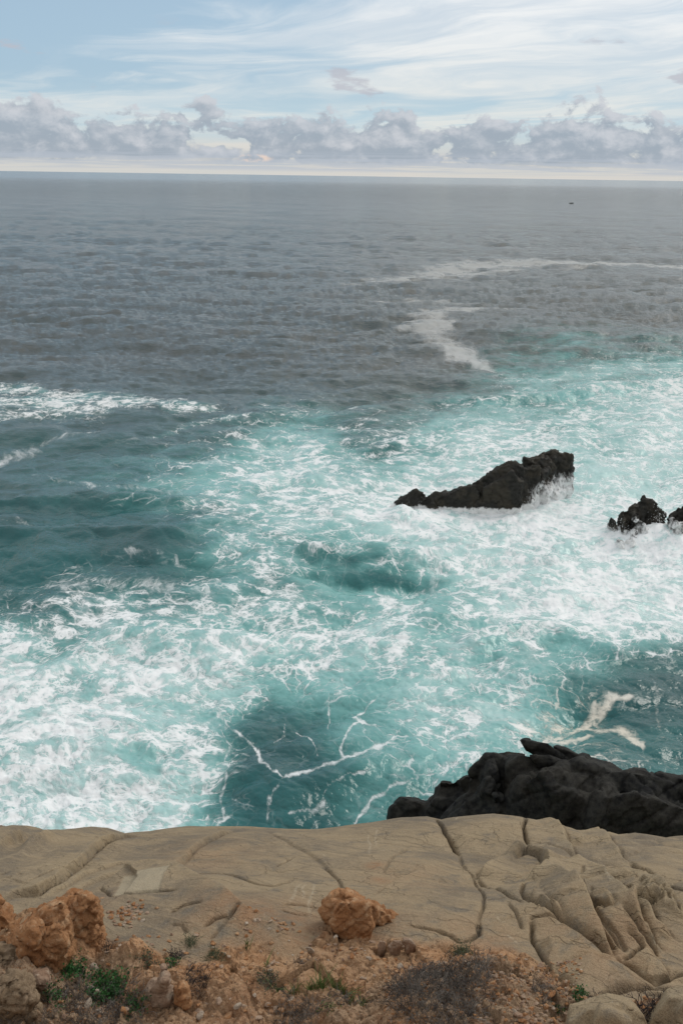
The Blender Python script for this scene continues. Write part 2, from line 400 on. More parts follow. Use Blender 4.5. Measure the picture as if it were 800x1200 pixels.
    for sc, am in ((.10, .38), (.27, .07), (.7, .012)):
        e = .01/sc
        P0 = fbm(fx*sc, fy*sc, 5.5, 2); Px = fbm((fx+e)*sc, fy*sc, 5.5, 2); Py = fbm(fx*sc, (fy+e)*sc, 5.5, 2)
        cx, cy = (Py-P0)/e/sc, -(Px-P0)/e/sc
        fx, fy = fx+am*cx, fy+am*cy
    cream = np.zeros_like(x)
    X, Y = to_sea(712, 858); cream = np.exp(-(((x-X[0])/3.2)**2+((y-Y[0])/3.4)**2)**2)
    co = np.stack([x+hx, y+hy, z], 1)
    me = mesh_from('sea', co, grid_faces(nr, nc), {
        'foam': np.clip(F, 0, 1.2), 'aer': np.clip(A, 0, 1), 'streak': np.clip(st, 0, 1.2), 'cream': cream,
        'flow': np.stack([fx, fy, 0*fx], 1), 'dist': rr, 'crest': med[0]})
    return me
def sea_material():
    m, t = new_mat('sea_water')
    F, A, st, cr, dist, crest = [t.attr(a) for a in ('foam', 'aer', 'streak', 'cream', 'dist', 'crest')]
    fl = t.attrv('flow')
    pos = t.n('ShaderNodeNewGeometry').outputs['Position']
    wob = t.vm('SCALE', t.vm('SUBTRACT', t.noise(fl, 1.1, 3, .5, out=1), (.5, .5, .5)), scale=.50)
    f1 = t.vm('ADD', fl, wob)
    f1 = t.vm('ADD', f1, t.vm('SCALE', t.vm('SUBTRACT', t.noise(f1, 4.5, 3, .55, out=1), (.5, .5, .5)), scale=.22))
    # filaments: zero crossings of layered noise, finer and finer
    def fil(v, sc, wdt, off, det=3):
        n = t.noise(t.vm('ADD', v, off), sc, det, .5, .35)
        return t.ss(t.m('ABSOLUTE', t.m('SUBTRACT', n, .5)), wdt, 0.0)
    n42 = t.noise(f1, .30, 5, .60)
    keep = t.ss(F, .02, .34, .22, 1.0)
    dens = t.m('ADD', t.m('MULTIPLY', t.m('SUBTRACT', F, .06), .98), t.m('MULTIPLY', keep, t.m('ADD', t.m('MULTIPLY', t.m('SUBTRACT', n42, .5), .95), t.m('MULTIPLY', t.m('SUBTRACT', t.noise(t.vm('ADD', f1, (60, 20, 0)), .10, 4, .6), .5), .85))))
    wA = t.m('ADD', .012, t.m('MULTIPLY', t.m('MAXIMUM', dens, 0), .030))
    def ridge(sc, off, k, det=5, ro=.55):
        n = t.noise(t.vm('ADD', f1, off), sc, det, ro, .12)
        return t.m('MAXIMUM', t.m('SUBTRACT', 1.0, t.m('MULTIPLY', t.m('ABSOLUTE', t.m('SUBTRACT', n, .5)), k)), 0)
    r1, r2, r3 = ridge(.36, (0, 0, 0), 7.0), ridge(.85, (11, 3, 0), 7.0), ridge(2.2, (5, 17, 0), 7.0)
    puff = t.noise(t.vm('ADD', f1, (31, 7, 2)), 1.3, 6, .62)
    soft = t.m('ADD', t.m('MULTIPLY', dens, .95), t.m('ADD', t.m('MULTIPLY', r1, .34), t.m('ADD', t.m('MULTIPLY', r2, .26), t.m('MULTIPLY', r3, .12))))
    soft = t.m('ADD', soft, t.m('MULTIPLY', t.m('SUBTRACT', puff, .5), 1.0))
    soft = t.ss(soft, .74, 1.42)
    def cells(sc, k, off, loc):
        d = t.n('ShaderNodeTexVoronoi', {'Vector': t.vm('ADD', f1, off), 'Scale': sc}, feature='DISTANCE_TO_EDGE', voronoi_dimensions='2D').outputs[0]
        return t.m('POWER', t.lin(d, t.m('MULTIPLY', loc, k), 0.0), .7)
    # strands thicken until only holes are left between them
    loc = t.m('MAXIMUM', t.m('ADD', t.m('MULTIPLY', dens, .12), t.m('MULTIPLY', t.m('SUBTRACT', puff, .5), .34)), .012)
    l1 = t.ss(r1, .90, 1.0); l2 = t.ss(r2, .86, 1.0)
    v1, v2, v3 = cells(.85, 1.1, (0, 0, 0), loc), cells(2.1, 1.5, (4, 4, 0), loc), cells(5.0, 2.0, (8, 2, 0), loc)
    gate = t.ss(puff, .40, .58)
    thin = t.m('MAXIMUM', t.m('MULTIPLY', t.m('MAXIMUM', v1, t.m('MULTIPLY', l1, .7)), t.m('MULTIPLY', t.ss(dens, .04, .36), t.ss(puff, .38, .58, .12, .9))),
               t.m('MULTIPLY', t.m('MAXIMUM', v2, t.m('MULTIPLY', l2, .5)), t.m('MULTIPLY', t.ss(dens, .12, .50), t.m('MULTIPLY', gate, .85))))
    thin = t.m('MAXIMUM', thin, t.m('MULTIPLY', v3, t.m('MULTIPLY', t.ss(dens, .22, .6), t.m('MULTIPLY', gate, .6))))
    lace = t.noise(t.vm('ADD', f1, (3, 9, 1)), 6.5, 4, .6)
    crisp = t.m('ADD', t.m('ADD', t.m('MULTIPLY', soft, .50), t.m('MULTIPLY', thin, .85)), t.m('MULTIPLY', t.m('SUBTRACT', lace, .5), .55))
    foam = t.m('ADD', t.m('ADD', t.m('MULTIPLY', soft, .38), t.m('MULTIPLY', thin, .34)), t.m('MULTIPLY', t.ss(crisp, .28, .78), .40))
    # traced streaks, broken by the fine noise
    brk = t.noise(t.vm('SCALE', f1, scale=t.m('DIVIDE', 3.6, t.m('ADD', 1.0, t.m('POWER', t.m('DIVIDE', dist, 70.0), 2.0)))), 1.0, 6, .68)
    sk = t.ss(t.m('ADD', st, t.m('MULTIPLY', t.m('SUBTRACT', brk, .5), t.ss(dist, 60, 110, 1.35, .75))), .22, .80)
    foam = t.m('MAXIMUM', foam, t.m('MULTIPLY', sk, t.ss(dist, 60, 140, .85, .48)))
    foam = t.m('MINIMUM', foam, 1.0)
    # water colour
    var = t.noise(pos, .11, 4, .55)
    A2 = t.m('ADD', A, t.m('ADD', t.m('ADD', t.m('MULTIPLY', t.m('SUBTRACT', t.noise(f1, .33, 4, .6), .5), t.ss(A, .0, .3, .2, .70)), t.m('MULTIPLY', t.m('SUBTRACT', t.noise(t.vm('ADD', fl, (9, 40, 0)), .12, 3, .55), .5), t.ss(A, .1, .4, .0, .8))), t.m('MULTIPLY', t.m('MAXIMUM', dens, 0), t.ss(A, .1, .5, .0, .16))), clamp=True)
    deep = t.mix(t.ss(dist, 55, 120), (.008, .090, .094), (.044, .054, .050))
    deep = t.mix(t.ss(var, .35, .65, 0, .5), deep, (.012, .040, .045))
    c = t.mix(t.ss(A2, .08, .50), deep, (.040, .175, .17))
    c = t.mix(t.ss(A2, .32, .68), c, (.17, .39, .38))
    c = t.mix(t.ss(A2, .62, .98), c, (.40, .60, .59))
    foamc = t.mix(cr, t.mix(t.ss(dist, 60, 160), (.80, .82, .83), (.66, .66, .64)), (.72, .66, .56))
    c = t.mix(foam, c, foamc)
    # relief of the surface: ripples near, wave groups of growing size far out, each as steep as the last
    # (ground length seen by one look grows with the square of the distance)
    fp = t.m('MULTIPLY', t.m('POWER', dist, 2.0), 5.8e-5)
    h = t.m('MULTIPLY', t.noise(pos, 5.0, 3, .6), t.ss(dist, 60, 260, .035, .0))
    def swell(lx, ly, lo, hi, cap, k, out=1e6):
        n = t.noise(t.vm('MULTIPLY', pos, (1/lx, 1/ly, 0)), 1.0, 4, .66)
        return t.m('MULTIPLY', n, t.m('MULTIPLY', t.m('MULTIPLY', t.ss(dist, lo, hi), t.ss(dist, out, out*.35)), t.m('MINIMUM', t.m('ADD', .03, t.m('MULTIPLY', fp, k)), cap)))
    h = t.m('ADD', h, swell(1.1, .6, 25, 80, .30, .20, 500))
    h = t.m('ADD', h, swell(3.6, 2.2, 110, 260, 1.2, .16, 1500))
    h = t.m('ADD', h, swell(18., 9.0, 350, 800, 8.0, .12, 5000))
    h = t.m('ADD', h, swell(160., 40., 1200, 3000, 12., .012))
    h = t.m('ADD', h, t.m('MULTIPLY', foam, .03))
    bump = t.n('ShaderNodeBump', {'Strength': t.ss(dist, 700, 4000, 1.0, .35), 'Distance': 1.0, 'Height': h}).outputs[0]
    rough = t.m('ADD', t.m('ADD', .10, t.m('MULTIPLY', t.ss(dist, 60, 800), .04)), t.m('MULTIPLY', foam, .5))
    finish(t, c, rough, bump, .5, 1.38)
    return m
sea = link('sea', sea_mesh(), sea_material(), kind='structure')
# =================================================================== THE CLIFF TOP
_px = np.array([2600, 1500, 1200, 1100, 1060, 1030, 1000, 980, 970.])
_yy = np.array([0.4, 2.9, 4.9, 6.0, 6.7, 7.5, 8.5, 9.5, 10.3])
_zz = H-_yy*np.tan(PITCH+np.arctan((_px-600)/FPX)); _zz[0] = H-2.9; _zz[1] = H-3.95
_yy = np.concatenate([[-8, -2], _yy, [11, 11.8, 12.8, 14.2, 15.5, 17, 18.5, 21]])
_zz = np.concatenate([[H-1.2, H-2.1], _zz, [H-8.12, H-9.1, H-10.9, H-13.8, H-16.6, H-19, H-21.5, H-24]])
def smooth_profile():
    yf = np.linspace(_yy[0], _yy[-1], 1200); zf = np.interp(yf, _yy, _zz); k = np.hanning(45); k /= k.sum()
    p = np.pad(zf, 22, mode='reflect', reflect_type='odd'); return yf, np.convolve(p, k, 'valid')
PY_, PZ_ = smooth_profile()
CREST = np.array([(-300,990),(0,984),(12,970),(16,978),(36,972),(50,972),(60,977),(90,977),(105,975),(125,972),(140,973),(160,980),(185,976),(230,969),(300,969),(345,972),(375,971),(400,968),(430,963),(470,956),(500,954),(516,957),(530,955),(570,951),(605,953),(616,957),(630,955),(650,962),(660,968),(700,968),(712,972),(730,969),(765,974),(790,972),(810,971),(1100,980)], float)
CX = (CREST[:, 0]-400)/FPX*12.75; CZ = -(CREST[:, 1]-970)*.0115
def base_z(x, y):
    z = np.interp(y, PY_, PZ_)
    return z+np.interp(x, CX, CZ)*sst(y, 8.6, 10.2)
def to_cliff(px, py):
    d = ray(px, py); t = np.linspace(4.5, 14, 500)
    X = d[:, 0:1]*t; Y = d[:, 1:2]*t; Z = H+d[:, 2:3]*t; g = Z-base_z(X, Y)
    idx = np.where((g <= 0).any(1), (g <= 0).argmax(1), np.abs(g).argmin(1)); a = np.arange(len(idx))
    return X[a, idx], Y[a, idx]
# lobes: the ground swells here (px, py, half width px, half depth px, height m)
LOBES = [(62,1100,60,40,.16),(170,1050,70,34,.10),(250,1085,90,40,.09),(20,1165,60,50,.16),(180,1165,50,24,.08),
         (330,1010,110,30,.06),(495,1060,75,36,.09),(575,968,60,16,.05),(640,1000,40,20,.05),(640,1060,50,26,.09),(690,1080,40,30,.05),
         (700,1140,50,26,.07),(760,1010,60,25,.06),(500,1195,55,42,.16),(590,1185,75,52,.24),(790,1205,50,40,.14),(720,1195,50,22,.07),(400,1196,34,14,.10),(365,1150,34,9,.07),(155,1128,34,20,.16),(265,1165,34,16,.10),(60,1120,46,30,.16),(14,984,7,5,.13),(46,985,12,6,.12),(470,1010,70,16,.06),(300,985,80,10,.05)]
# creases and overlapping slabs: (kind, points, width m, depth or height m); the raised side of a fold lies to the LEFT of its direction
def z5(*p): return [(a/3.333, 950+b/3.333) for a, b in p]
def z6(*p): return [(200+a/3.333, 950+b/3.333) for a, b in p]
def z2(*p): return [(200+a/4, 1030+b/4) for a, b in p]
def z7(*p): return [(420+a/4, 940+b/4) for a, b in p]
def z8(*p): return [(600+a/4, 940+b/4) for a, b in p]
def z4(*p): return [(580+a/3.636, 1030+b/3.636) for a, b in p]
def z3(*p): return [(360+a/3.333, 1020+b/3.333) for a, b in p]
CR = [
 ('f', z5((0,318),(60,295),(150,290),(240,250),(330,170),(400,120),(480,103),(545,98)), .40, .075),
 ('c', z5((100,265),(200,235),(280,210),(350,178)), .03, .05),
 ('f', z5((180,300),(260,265),(340,215),(430,195),(520,172)), .25, .03),
 ('f', z5((250,330),(330,262),(400,240),(480,225),(570,195),(640,188)), .28, .025),
 ('r', z5((400,280),(490,252),(600,248),(690,270))+z2((120,50),(200,100),(300,180),(380,240),(450,255),(560,300),(650,345)), .42, .15),
 ('c', z5((395,275),(410,320),(430,355)), .025, .05), ('c', z5((430,355),(520,360),(600,360),(700,372)), .03, .06),
 ('f', z5((640,260),(680,215),(740,160),(800,118))+z6((200,95),(260,80)), .4, .045),
 ('c', z6((0,235),(150,232),(250,250),(330,275),(390,290),(450,265),(475,250)), .03, .06),
 ('c', z6((410,215),(440,198),(475,182)), .02, .035), ('c', z6((600,210),(650,250),(670,295)), .025, .04),
 ('c', z6((440,365),(520,361),(585,368)), .03, .06), ('c', z6((430,392),(480,402),(530,405)), .02, .03),
 ('c', z6((270,325),(330,322),(375,322)), .02, .02), ('c', z6((380,90),(470,130),(560,180),(640,240)), .05, .03),
 ('c', z2((0,210),(60,190),(150,195)), .03, .05), ('c', z2((150,283),(200,265),(260,262),(300,235),(325,218)), .03, .06),
 ('c', z2((180,335),(240,290),(300,240)), .025, .03), ('c', z2((0,255),(60,262),(90,300)), .02, .03),
 ('c', z7((365,72),(385,110),(400,140),(440,190),(468,232)), .035, .16), ('c', z7((468,232),(500,290),(543,326)), .03, .04),
 ('f', z7((790,215),(760,195),(700,167),(560,158),(430,167)), .3, .05), ('c', z7((783,78),(772,130),(780,165),(797,205)), .028, .15),
 ('r', z7((545,326),(600,285),(680,255),(760,237)), .3, .09),
 ('f', z7((70,440),(130,400),(200,355),(300,312),(420,295),(510,315),(560,370)), -.3, -.045),
 ('c', z7((70,440),(130,400),(200,355),(300,312),(420,295),(510,315),(560,370),(580,420),(582,500),(565,600)), .022, .05),
 ('c', z3((672,205),(670,240),(630,262),(590,275),(550,250),(500,235),(400,225)), .03, .07),
 ('c', z7((545,328),(600,370),(650,400),(690,440),(720,465),(770,492)), .03, .07), ('c', z7((100,330),(180,250),(240,205)), .03, .03),
 ('c', z7((590,465),(650,465),(680,450)), .02, .03), ('c', z7((690,480),(740,530),(780,600)), .025, .05),
 ('f', z8((0,268),(60,250),(130,265),(150,300),(140,335),(100,365),(48,390)), .2, .11),
 ('c', z8((60,400),(45,440),(65,482)), .03, .08),
 ('f', z8((85,500),(90,478),(150,488),(200,530),(248,594)), -.16, -.05), ('c', z4((150,185),(190,186),(230,190),(300,212)), .03, .08),
 ('f', z4((250,0),(330,60),(380,112),(430,200),(480,270),(522,322)), -.3, -.12),
 ('c', z4((130,88),(230,170),(330,232),(400,272),(470,296),(522,322)), .045, .15),
 ('c', z4((380,115),(440,150),(502,172)), .03, .13), ('f', z4((390,60),(480,110),(502,170)), -.2, -.07),
 ('f', z4((420,-20),(490,20),(540,60),(585,122),(602,170),(634,242)), -.28, -.11),
 ('f', z4((585,122),(612,160),(640,200),(690,262),(722,270)), -.2, -.09), ('f', z4((640,100),(700,190),(765,232)), -.2, -.08),
 ('f', z4((590,0),(650,40),(700,80),(760,125),(830,160)), -.25, -.10), ('f', z4((690,0),(730,50),(760,80),(830,120)), -.22, -.07),
 ('c', z8((560,273),(590,290),(620,295),(660,312),(700,342),(750,368),(830,400)), .045, .20),
 ('f', z8((215,100),(240,140),(265,185),(285,222),(312,262)), -.25, -.07), ('f', z8((415,125),(440,160),(462,192),(520,260),(560,275)), -.25, -.06),
 ('f', z8((455,212),(400,190),(330,178),(268,180)), .25, .05),
 ('f', z8((300,262),(360,290),(430,320),(520,358),(585,382)), -.3, -.09), ('c', z8((75,200),(160,210),(240,240),(305,264)), .03, .05),
 ('c', z8((325,310),(326,362)), .02, .04), ('f', z8((150,320),(240,370),(300,400),(350,430),(352,480)), -.2, -.06),
 ('c', z8((345,490),(380,508),(420,520),(472,547)), .03, .13),
 ('f', z8((590,300),(640,320),(700,380),(740,430),(790,520)), -.25, -.07), ('f', z8((560,470),(600,476),(640,486),(690,470)), .2, .10),
 ('c', z4((160,190),(165,230),(180,270),(215,330),(240,380),(262,440)), .024, .09),
 ('f', z4((455,338),(370,320),(320,290),(270,270),(200,268)), .3, .06),
 ('c', z4((250,400),(290,440),(330,480),(390,515),(440,512),(500,480),(560,450),(640,432),(700,425),(765,430)), .06, .10),
 ('f', z4((830,350),(800,352),(760,372),(700,312),(640,292),(560,322)), .2, .05), ('c', z4((540,180),(580,210),(620,240),(700,292)), .03, .09),
 ('c', z4((520,320),(580,345),(640,380),(700,402),(740,382),(830,368)), .035, .09), ('c', z4((430,205),(470,240),(520,285)), .02, .05),
 ('c', z4((470,200),(520,240),(560,290)), .02, .05), ('c', z4((560,230),(600,255),(622,270),(580,310),(552,322)), .03, .08),
 ('c', z4((400,125),(450,190),(500,240),(560,300)), .025, .06), ('c', z4((600,460),(650,470),(720,460),(800,470)), .04, .05),
]
VEINS = [z6((475,360),(478,320),(500,280),(530,262)), z6((515,345),(512,300),(530,270)), z7((40,150),(55,200),(50,250)), z7((75,130),(82,210)),
         z7((455,100),(490,60)), z7((485,102),(540,100)), z6((597,170),(604,178)), z4((60,230),(110,280)), z4((0,165),(50,190)), z7((690,480),(760,560)),
         z8((330,320),(420,370),(480,430)), z8((390,440),(450,470),(480,530)), z2((560,110),(575,50),(600,15)), z2((620,80),(612,20)), z6((545,420),(545,350),(560,260))]
SOIL = np.array([(-400,1050),(0,1072),(60,1058),(120,1078),(125,1112),(150,1124),(200,1130),(240,1130),(262,1118),(300,1116),(345,1124),(370,1098),(385,1078),(440,1096),(480,1102),(540,1106),(600,1112),(640,1128),(660,1150),(688,1176),(720,1182),(760,1172),(800,1170),(1200,1160)], float)
def seg_field(x, y, X, Y):
    """distance, side (+ left) and running length of the nearest point of a polyline"""
    best = np.full(x.shape, 1e9); side = np.ones(x.shape); run = np.zeros(x.shape); acc = 0
    for a in range(len(X)-1):
        ex, ey = X[a+1]-X[a], Y[a+1]-Y[a]; L = math.hypot(ex, ey)+1e-9
        t = np.clip(((x-X[a])*ex+(y-Y[a])*ey)/L**2, 0, 1)
        d = np.hypot(x-X[a]-t*ex, y-Y[a]-t*ey); c = (ex*(y-Y[a])-ey*(x-X[a]))/L
        m = d < best; best = np.where(m, d, best); side = np.where(m, c, side); run = np.where(m, acc+t*L, run); acc += L
    return best, side, run/acc
def ground(x, y, full=False):
    z = base_z(x, y)
    px, py = project(x, np.maximum(y, .5), z)
    wx = x+.05*fbm(x*2.2, y*2.2, .5, 3); wy = y+.05*fbm(x*2.2, y*2.2, 7.5, 3)
    tail = 1-sst(y, 11, 13)
    z = z+(.10*fbm(x*.55, y*.55, 1.2, 3)+.034*fbm(x*1.7, y*1.7, 3.3, 4))*tail*(1-.7*sst(y, 9, 10.2))
    # broad lobes of the sandstone: rounded cells between soft creases
    a = R(-35); rx, ry = (wx*math.cos(a)-wy*math.sin(a)), (wx*math.sin(a)+wy*math.cos(a))
    d1, d2, cid = worley(rx*.75+.15*fbm(x*1.3, y*1.3, 2, 2), ry*1.5+.15*fbm(x*1.3, y*1.3, 6, 2), 0*x+.5, 4)
    rightw = sst(px, 450, 700)*.8+.12
    z = z-(.05*rightw)*np.exp(-(d2-d1)/.10)*tail
    for lx, ly, hw, hd, h in LOBES:
        X, Y = to_cliff([lx, lx+hw, lx], [ly, ly, ly-hd]); w_ = abs(X[1]-X[0]); l_ = max(Y[2]-Y[0], .25)
        dd = ((x-X[0])/w_)**2+((y-Y[0])/l_)**2
        m = dd < 9; z[m] += 1.2*h*np.exp(-dd[m])
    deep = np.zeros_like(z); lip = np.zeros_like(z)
    for kind, pts, wd, h in CR:
        P = np.array(pts, float); X, Y = to_cliff(P[:, 0], P[:, 1]); r_ = max(abs(wd)*4, .25)
        m = (x > X.min()-r_) & (x < X.max()+r_) & (y > Y.min()-r_) & (y < Y.max()+r_)
        if not m.any(): continue
        d, sd_, run = seg_field(wx[m], wy[m], X, Y); env = np.clip(np.minimum(run, 1-run)*7+.15, 0, 1)
        if kind == 'c':
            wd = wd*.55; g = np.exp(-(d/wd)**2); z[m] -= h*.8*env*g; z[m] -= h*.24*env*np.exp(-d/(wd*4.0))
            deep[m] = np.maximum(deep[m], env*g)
        else:
            if kind == 'r': sd_ = -sd_
            hh = abs(h); w_ = abs(wd); s_ = sd_ if wd > 0 else -sd_
            # raised on one side, falling sharply at the line, dying away on the other
            up = sst(s_, -.015, .040)*np.exp(-np.clip(d-.05, 0, None)/w_)
            dn = (1-sst(s_, -.012, .0))*np.exp(-(d/.03)**2)
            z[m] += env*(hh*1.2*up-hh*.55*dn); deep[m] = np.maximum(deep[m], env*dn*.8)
            lip[m] = np.maximum(lip[m], env*up*np.exp(-d/.10))
    # honeycomb weathering on the right-hand ledge, pits on the crest horn
    for (qx, qy, rad, sc) in ((757,1045,.20,13.), (775,1055,.14,16.), (8,1020,.12,9.), (30,985,.16,6.)):
        X, Y = to_cliff([qx], [qy]); dd = np.hypot(x-X[0], (y-Y[0])*.6)
        m = dd < rad*2
        if m.any():
            e1, e2, _ = worley(x[m]*sc, y[m]*sc*.8, 0*x[m]+.3, 9)
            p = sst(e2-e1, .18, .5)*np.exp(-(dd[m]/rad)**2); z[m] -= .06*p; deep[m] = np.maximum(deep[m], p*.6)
    # loose orange soil and rubble on the landward side
    yb = np.interp(px, SOIL[:, 0], SOIL[:, 1])+10*fbm(x*3, y*3, 9, 3)
    soil = sst(py-yb, -6, 10)*(y < 9)
    rub = sst(py-np.interp(px, [0, 60, 120, 240, 300, 420, 450, 640, 700, 800], [1135, 1140, 1128, 1158, 1150, 1165, 1140, 1145, 1185, 1178])+12*fbm(x*4, y*4, 3, 3), -6, 14)*(y < 9)
    g1, g2, gc = worley(wx*4.2, wy*4.2, 0*x+.5, 5); k1, k2, kc = worley(wx*13, wy*13, 0*x+.5, 6)
    rough = .07*fbm(x*2.6, y*2.6, 2.2, 5, .58)+.045*fbm(x*5, y*5, 4.2, 4, .6, True)
    z = z+soil*(rough+.07*facet(wx*2.2, wy*2.2, 0*x+.4, 8)+.035*facet(wx*6, wy*6, 0*x+.4, 9)+.02*facet(wx*16, wy*16, 0*x+.4, 10)+.045*(gc-.5)*sst(g2-g1, 0, .25)-.03*np.exp(-(g2-g1)/.06))
    z = z+rub*(.030*kc*sst(k2-k1, 0, .3)-.012+.02*fbm(x*9, y*9, 1, 3))
    z = z+.0035*fbm(x*14, y*14, .4, 3)-.09*(1-sst(y, 8.3, 9.8))
    if not full: return z
    vein = np.zeros_like(z)
    for pts in VEINS:
        P = np.array(pts, float); X, Y = to_cliff(P[:, 0], P[:, 1])
        m = (x > X.min()-.1) & (x < X.max()+.1) & (y > Y.min()-.1) & (y < Y.max()+.1)
        if m.any():
            d, _, run = seg_field(wx[m], wy[m], X, Y); vein[m] = np.maximum(vein[m], np.exp(-(d/.010)**2)*np.clip(np.minimum(run, 1-run)*6, 0, 1))
    pale = np.zeros_like(z)
    q = np.array([(132,1056),(146,1033),(200,1036),(188,1060)], float); X, Y = to_cliff(q[:, 0], q[:, 1])
    ins = np.ones_like(z)
    for a in range(4):
        b = (a+1) % 4; c = ((X[b]-X[a])*(wy-Y[a])-(Y[b]-Y[a])*(wx-X[a]))/math.hypot(X[b]-X[a], Y[b]-Y[a]); ins = np.minimum(ins, sst(-c, -.01, .025))
    pale = ins
    # rusty wash below the boulder, beside the soil and in the dips
    stain = np.zeros_like(z)
    for qx, qy, rw, k in ((400,1105,.55,.9),(300,1088,.45,.85),(440,1015,.10,.9),(445,1030,.12,.7),(700,1110,.5,.45),(745,1095,.35,.4),(560,1105,.4,.5),(345,1075,.4,.6),(480,1030,.5,.25),(250,1000,.5,.3),(100,1060,.3,.3)):
        X, Y = to_cliff([qx], [qy]); stain = np.maximum(stain, k*np.exp(-(((x-X[0])**2+((y-Y[0])*.8)**2)/rw**2)))
    return z, soil, rub, deep, lip, vein, pale, stain
def cliff_mesh():
    pp = np.concatenate([np.arange(1232, 985, -.62), np.arange(985, 969.5, -.30)])
    yf = np.interp(-pp, -np.array([1300, 1200, 1100, 1060, 1030, 1000, 980, 970, 966.]), np.array([4.2, 4.9, 6.0, 6.7, 7.5, 8.5, 9.5, 10.3, 10.8]))
    rows = np.concatenate([np.linspace(-6, 3.4, 40), np.linspace(3.6, yf[0]-.02, 22), yf, np.linspace(yf[-1]+.03, 12, 40)[1:], np.linspace(12.2, 20.5, 40)])
    ang = np.concatenate([np.linspace(-78, -29, 90)[:-1], np.linspace(-29, 29, 1150), np.linspace(29, 78, 90)[1:]])*np.pi/180
    YY, TT = np.meshgrid(rows, np.tan(ang), indexing='ij')
    XX = TT*np.maximum(YY, 3.6)
    x, y = XX.ravel(), YY.ravel()
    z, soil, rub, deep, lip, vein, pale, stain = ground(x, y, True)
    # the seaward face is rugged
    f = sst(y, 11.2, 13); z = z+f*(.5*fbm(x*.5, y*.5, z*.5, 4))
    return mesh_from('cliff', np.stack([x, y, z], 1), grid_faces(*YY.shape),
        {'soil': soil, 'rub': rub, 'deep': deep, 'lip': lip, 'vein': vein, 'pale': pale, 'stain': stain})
def cliff_material():
    m, t = new_mat('sandstone')
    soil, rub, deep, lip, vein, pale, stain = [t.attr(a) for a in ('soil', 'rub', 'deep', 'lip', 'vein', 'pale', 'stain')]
    pos = t.n('ShaderNodeNewGeometry').outputs['Position']
    n1 = t.noise(pos, .9, 5, .6, .4); n2 = t.noise(pos, 4.0, 6, .65); n3 = t.noise(pos, 38.0, 4, .7); n4 = t.noise(pos, 130.0, 2, .6)
    bed = t.noise(t.n('ShaderNodeVectorRotate', {'Vector': t.vm('MULTIPLY', pos, (1, 1, 1)), 'Angle': R(35)}, rotation_type='Z_AXIS').outputs[0], 1.0, 3, .5)
    c = t.mix(t.ss(n1, .36, .62), (.150, .119, .083), (.275, .207, .125))
    c = t.mix(t.m('MULTIPLY', t.ss(n2, .5, .68), .55), c, (.33, .255, .160))
    c = t.mix(t.m('MULTIPLY', t.ss(n2, .48, .3), .7), c, (.095, .086, .075))
    c = t.mix(t.m('MULTIPLY', lip, .5), c, (.33, .255, .155))
    c = t.mix(t.m('MULTIPLY', t.m('ADD', stain, 0), t.ss(n2, .30, .62)), c, (.26, .125, .055))
    c = t.mix(t.m('MULTIPLY', pale, .95), c, (.345, .29, .20))
    c = t.mix(t.m('MULTIPLY', t.m('MULTIPLY', vein, t.ss(n3, .3, .6)), .7), c, (.42, .35, .25))
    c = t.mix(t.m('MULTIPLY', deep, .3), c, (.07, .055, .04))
    # soil
    so_ = t.mix(t.ss(n2, .34, .64), (.31, .145, .060), (.45, .25, .125))
    so_ = t.mix(t.m('MULTIPLY', t.ss(n1, .46, .60), .45), so_, (.38, .26, .155))
    so_ = t.mix(t.ss(n3, .54, .70), so_, (.37, .25, .16))
    so_ = t.mix(t.ss(n3, .44, .30), so_, (.12, .055, .028))
    c = t.mix(t.ss(n3, .53, .70, 0, .35), c, (.38, .30, .20))
    c = t.mix(t.ss(n3, .46, .30, 0, .40), c, (.085, .072, .056))
    c = t.mix(soil, c, so_)
    ru = t.mix(t.ss(n3, .35, .66), (.15, .10, .062), (.36, .25, .16))
    ru = t.mix(t.m('MULTIPLY', t.ss(n2, .5, .35), .6), ru, (.23, .11, .055))
    c = t.mix(t.m('MULTIPLY', rub, t.ss(n1, .40, .60, .35, .8)), c, ru)
    c = t.mix(t.ss(n4, .3, .7, .0, .30), c, t.mix(.5, c, (.5, .42, .32)))
    c = t.mix(t.ss(n4, .55, .30, .0, .35), c, (.08, .065, .05))
    fold = t.n('ShaderNodeVectorRotate', {'Vector': pos, 'Angle': R(32)}, rotation_type='Z_AXIS').outputs[0]
    fw = t.vm('ADD', t.vm('MULTIPLY', fold, (.75, 2.6, .9)), t.vm('SCALE', t.vm('SUBTRACT', t.noise(pos, 1.6, 4, .6, out=1), (.5, .5, .5)), scale=1.1))
    jd = t.n('ShaderNodeTexVoronoi', {'Vector': fw, 'Scale': 1.1}, feature='DISTANCE_TO_EDGE').outputs[0]
    jd2 = t.n('ShaderNodeTexVoronoi', {'Vector': fw, 'Scale': 3.0}, feature='DISTANCE_TO_EDGE').outputs[0]
    hard = t.m('SUBTRACT', 1.0, t.m('MAXIMUM', soil, pale))
    joint = t.m('MULTIPLY', t.ss(jd, .022, .0), t.m('MULTIPLY', hard, t.ss(n1, .42, .56)))
    joint2 = t.m('MULTIPLY', t.ss(jd2, .035, .0), t.m('MULTIPLY', hard, t.ss(n2, .46, .60)))
    lam = t.m('MULTIPLY', t.noise(t.vm('MULTIPLY', fold, (1.2, 14, 3)), 1.0, 4, .6, .5), hard)
    c = t.mix(t.m('MULTIPLY', t.ss(lam, .54, .66), .35), c, (.33, .25, .155))
    c = t.mix(t.m('MULTIPLY', t.m('MAXIMUM', joint, joint2), .06), c, (.08, .062, .045))
    h = t.m('ADD', t.m('MULTIPLY', n3, t.m('ADD', .007, t.m('MULTIPLY', soil, .014))), t.m('ADD', t.m('MULTIPLY', n4, .003), t.m('MULTIPLY', n2, .05)))
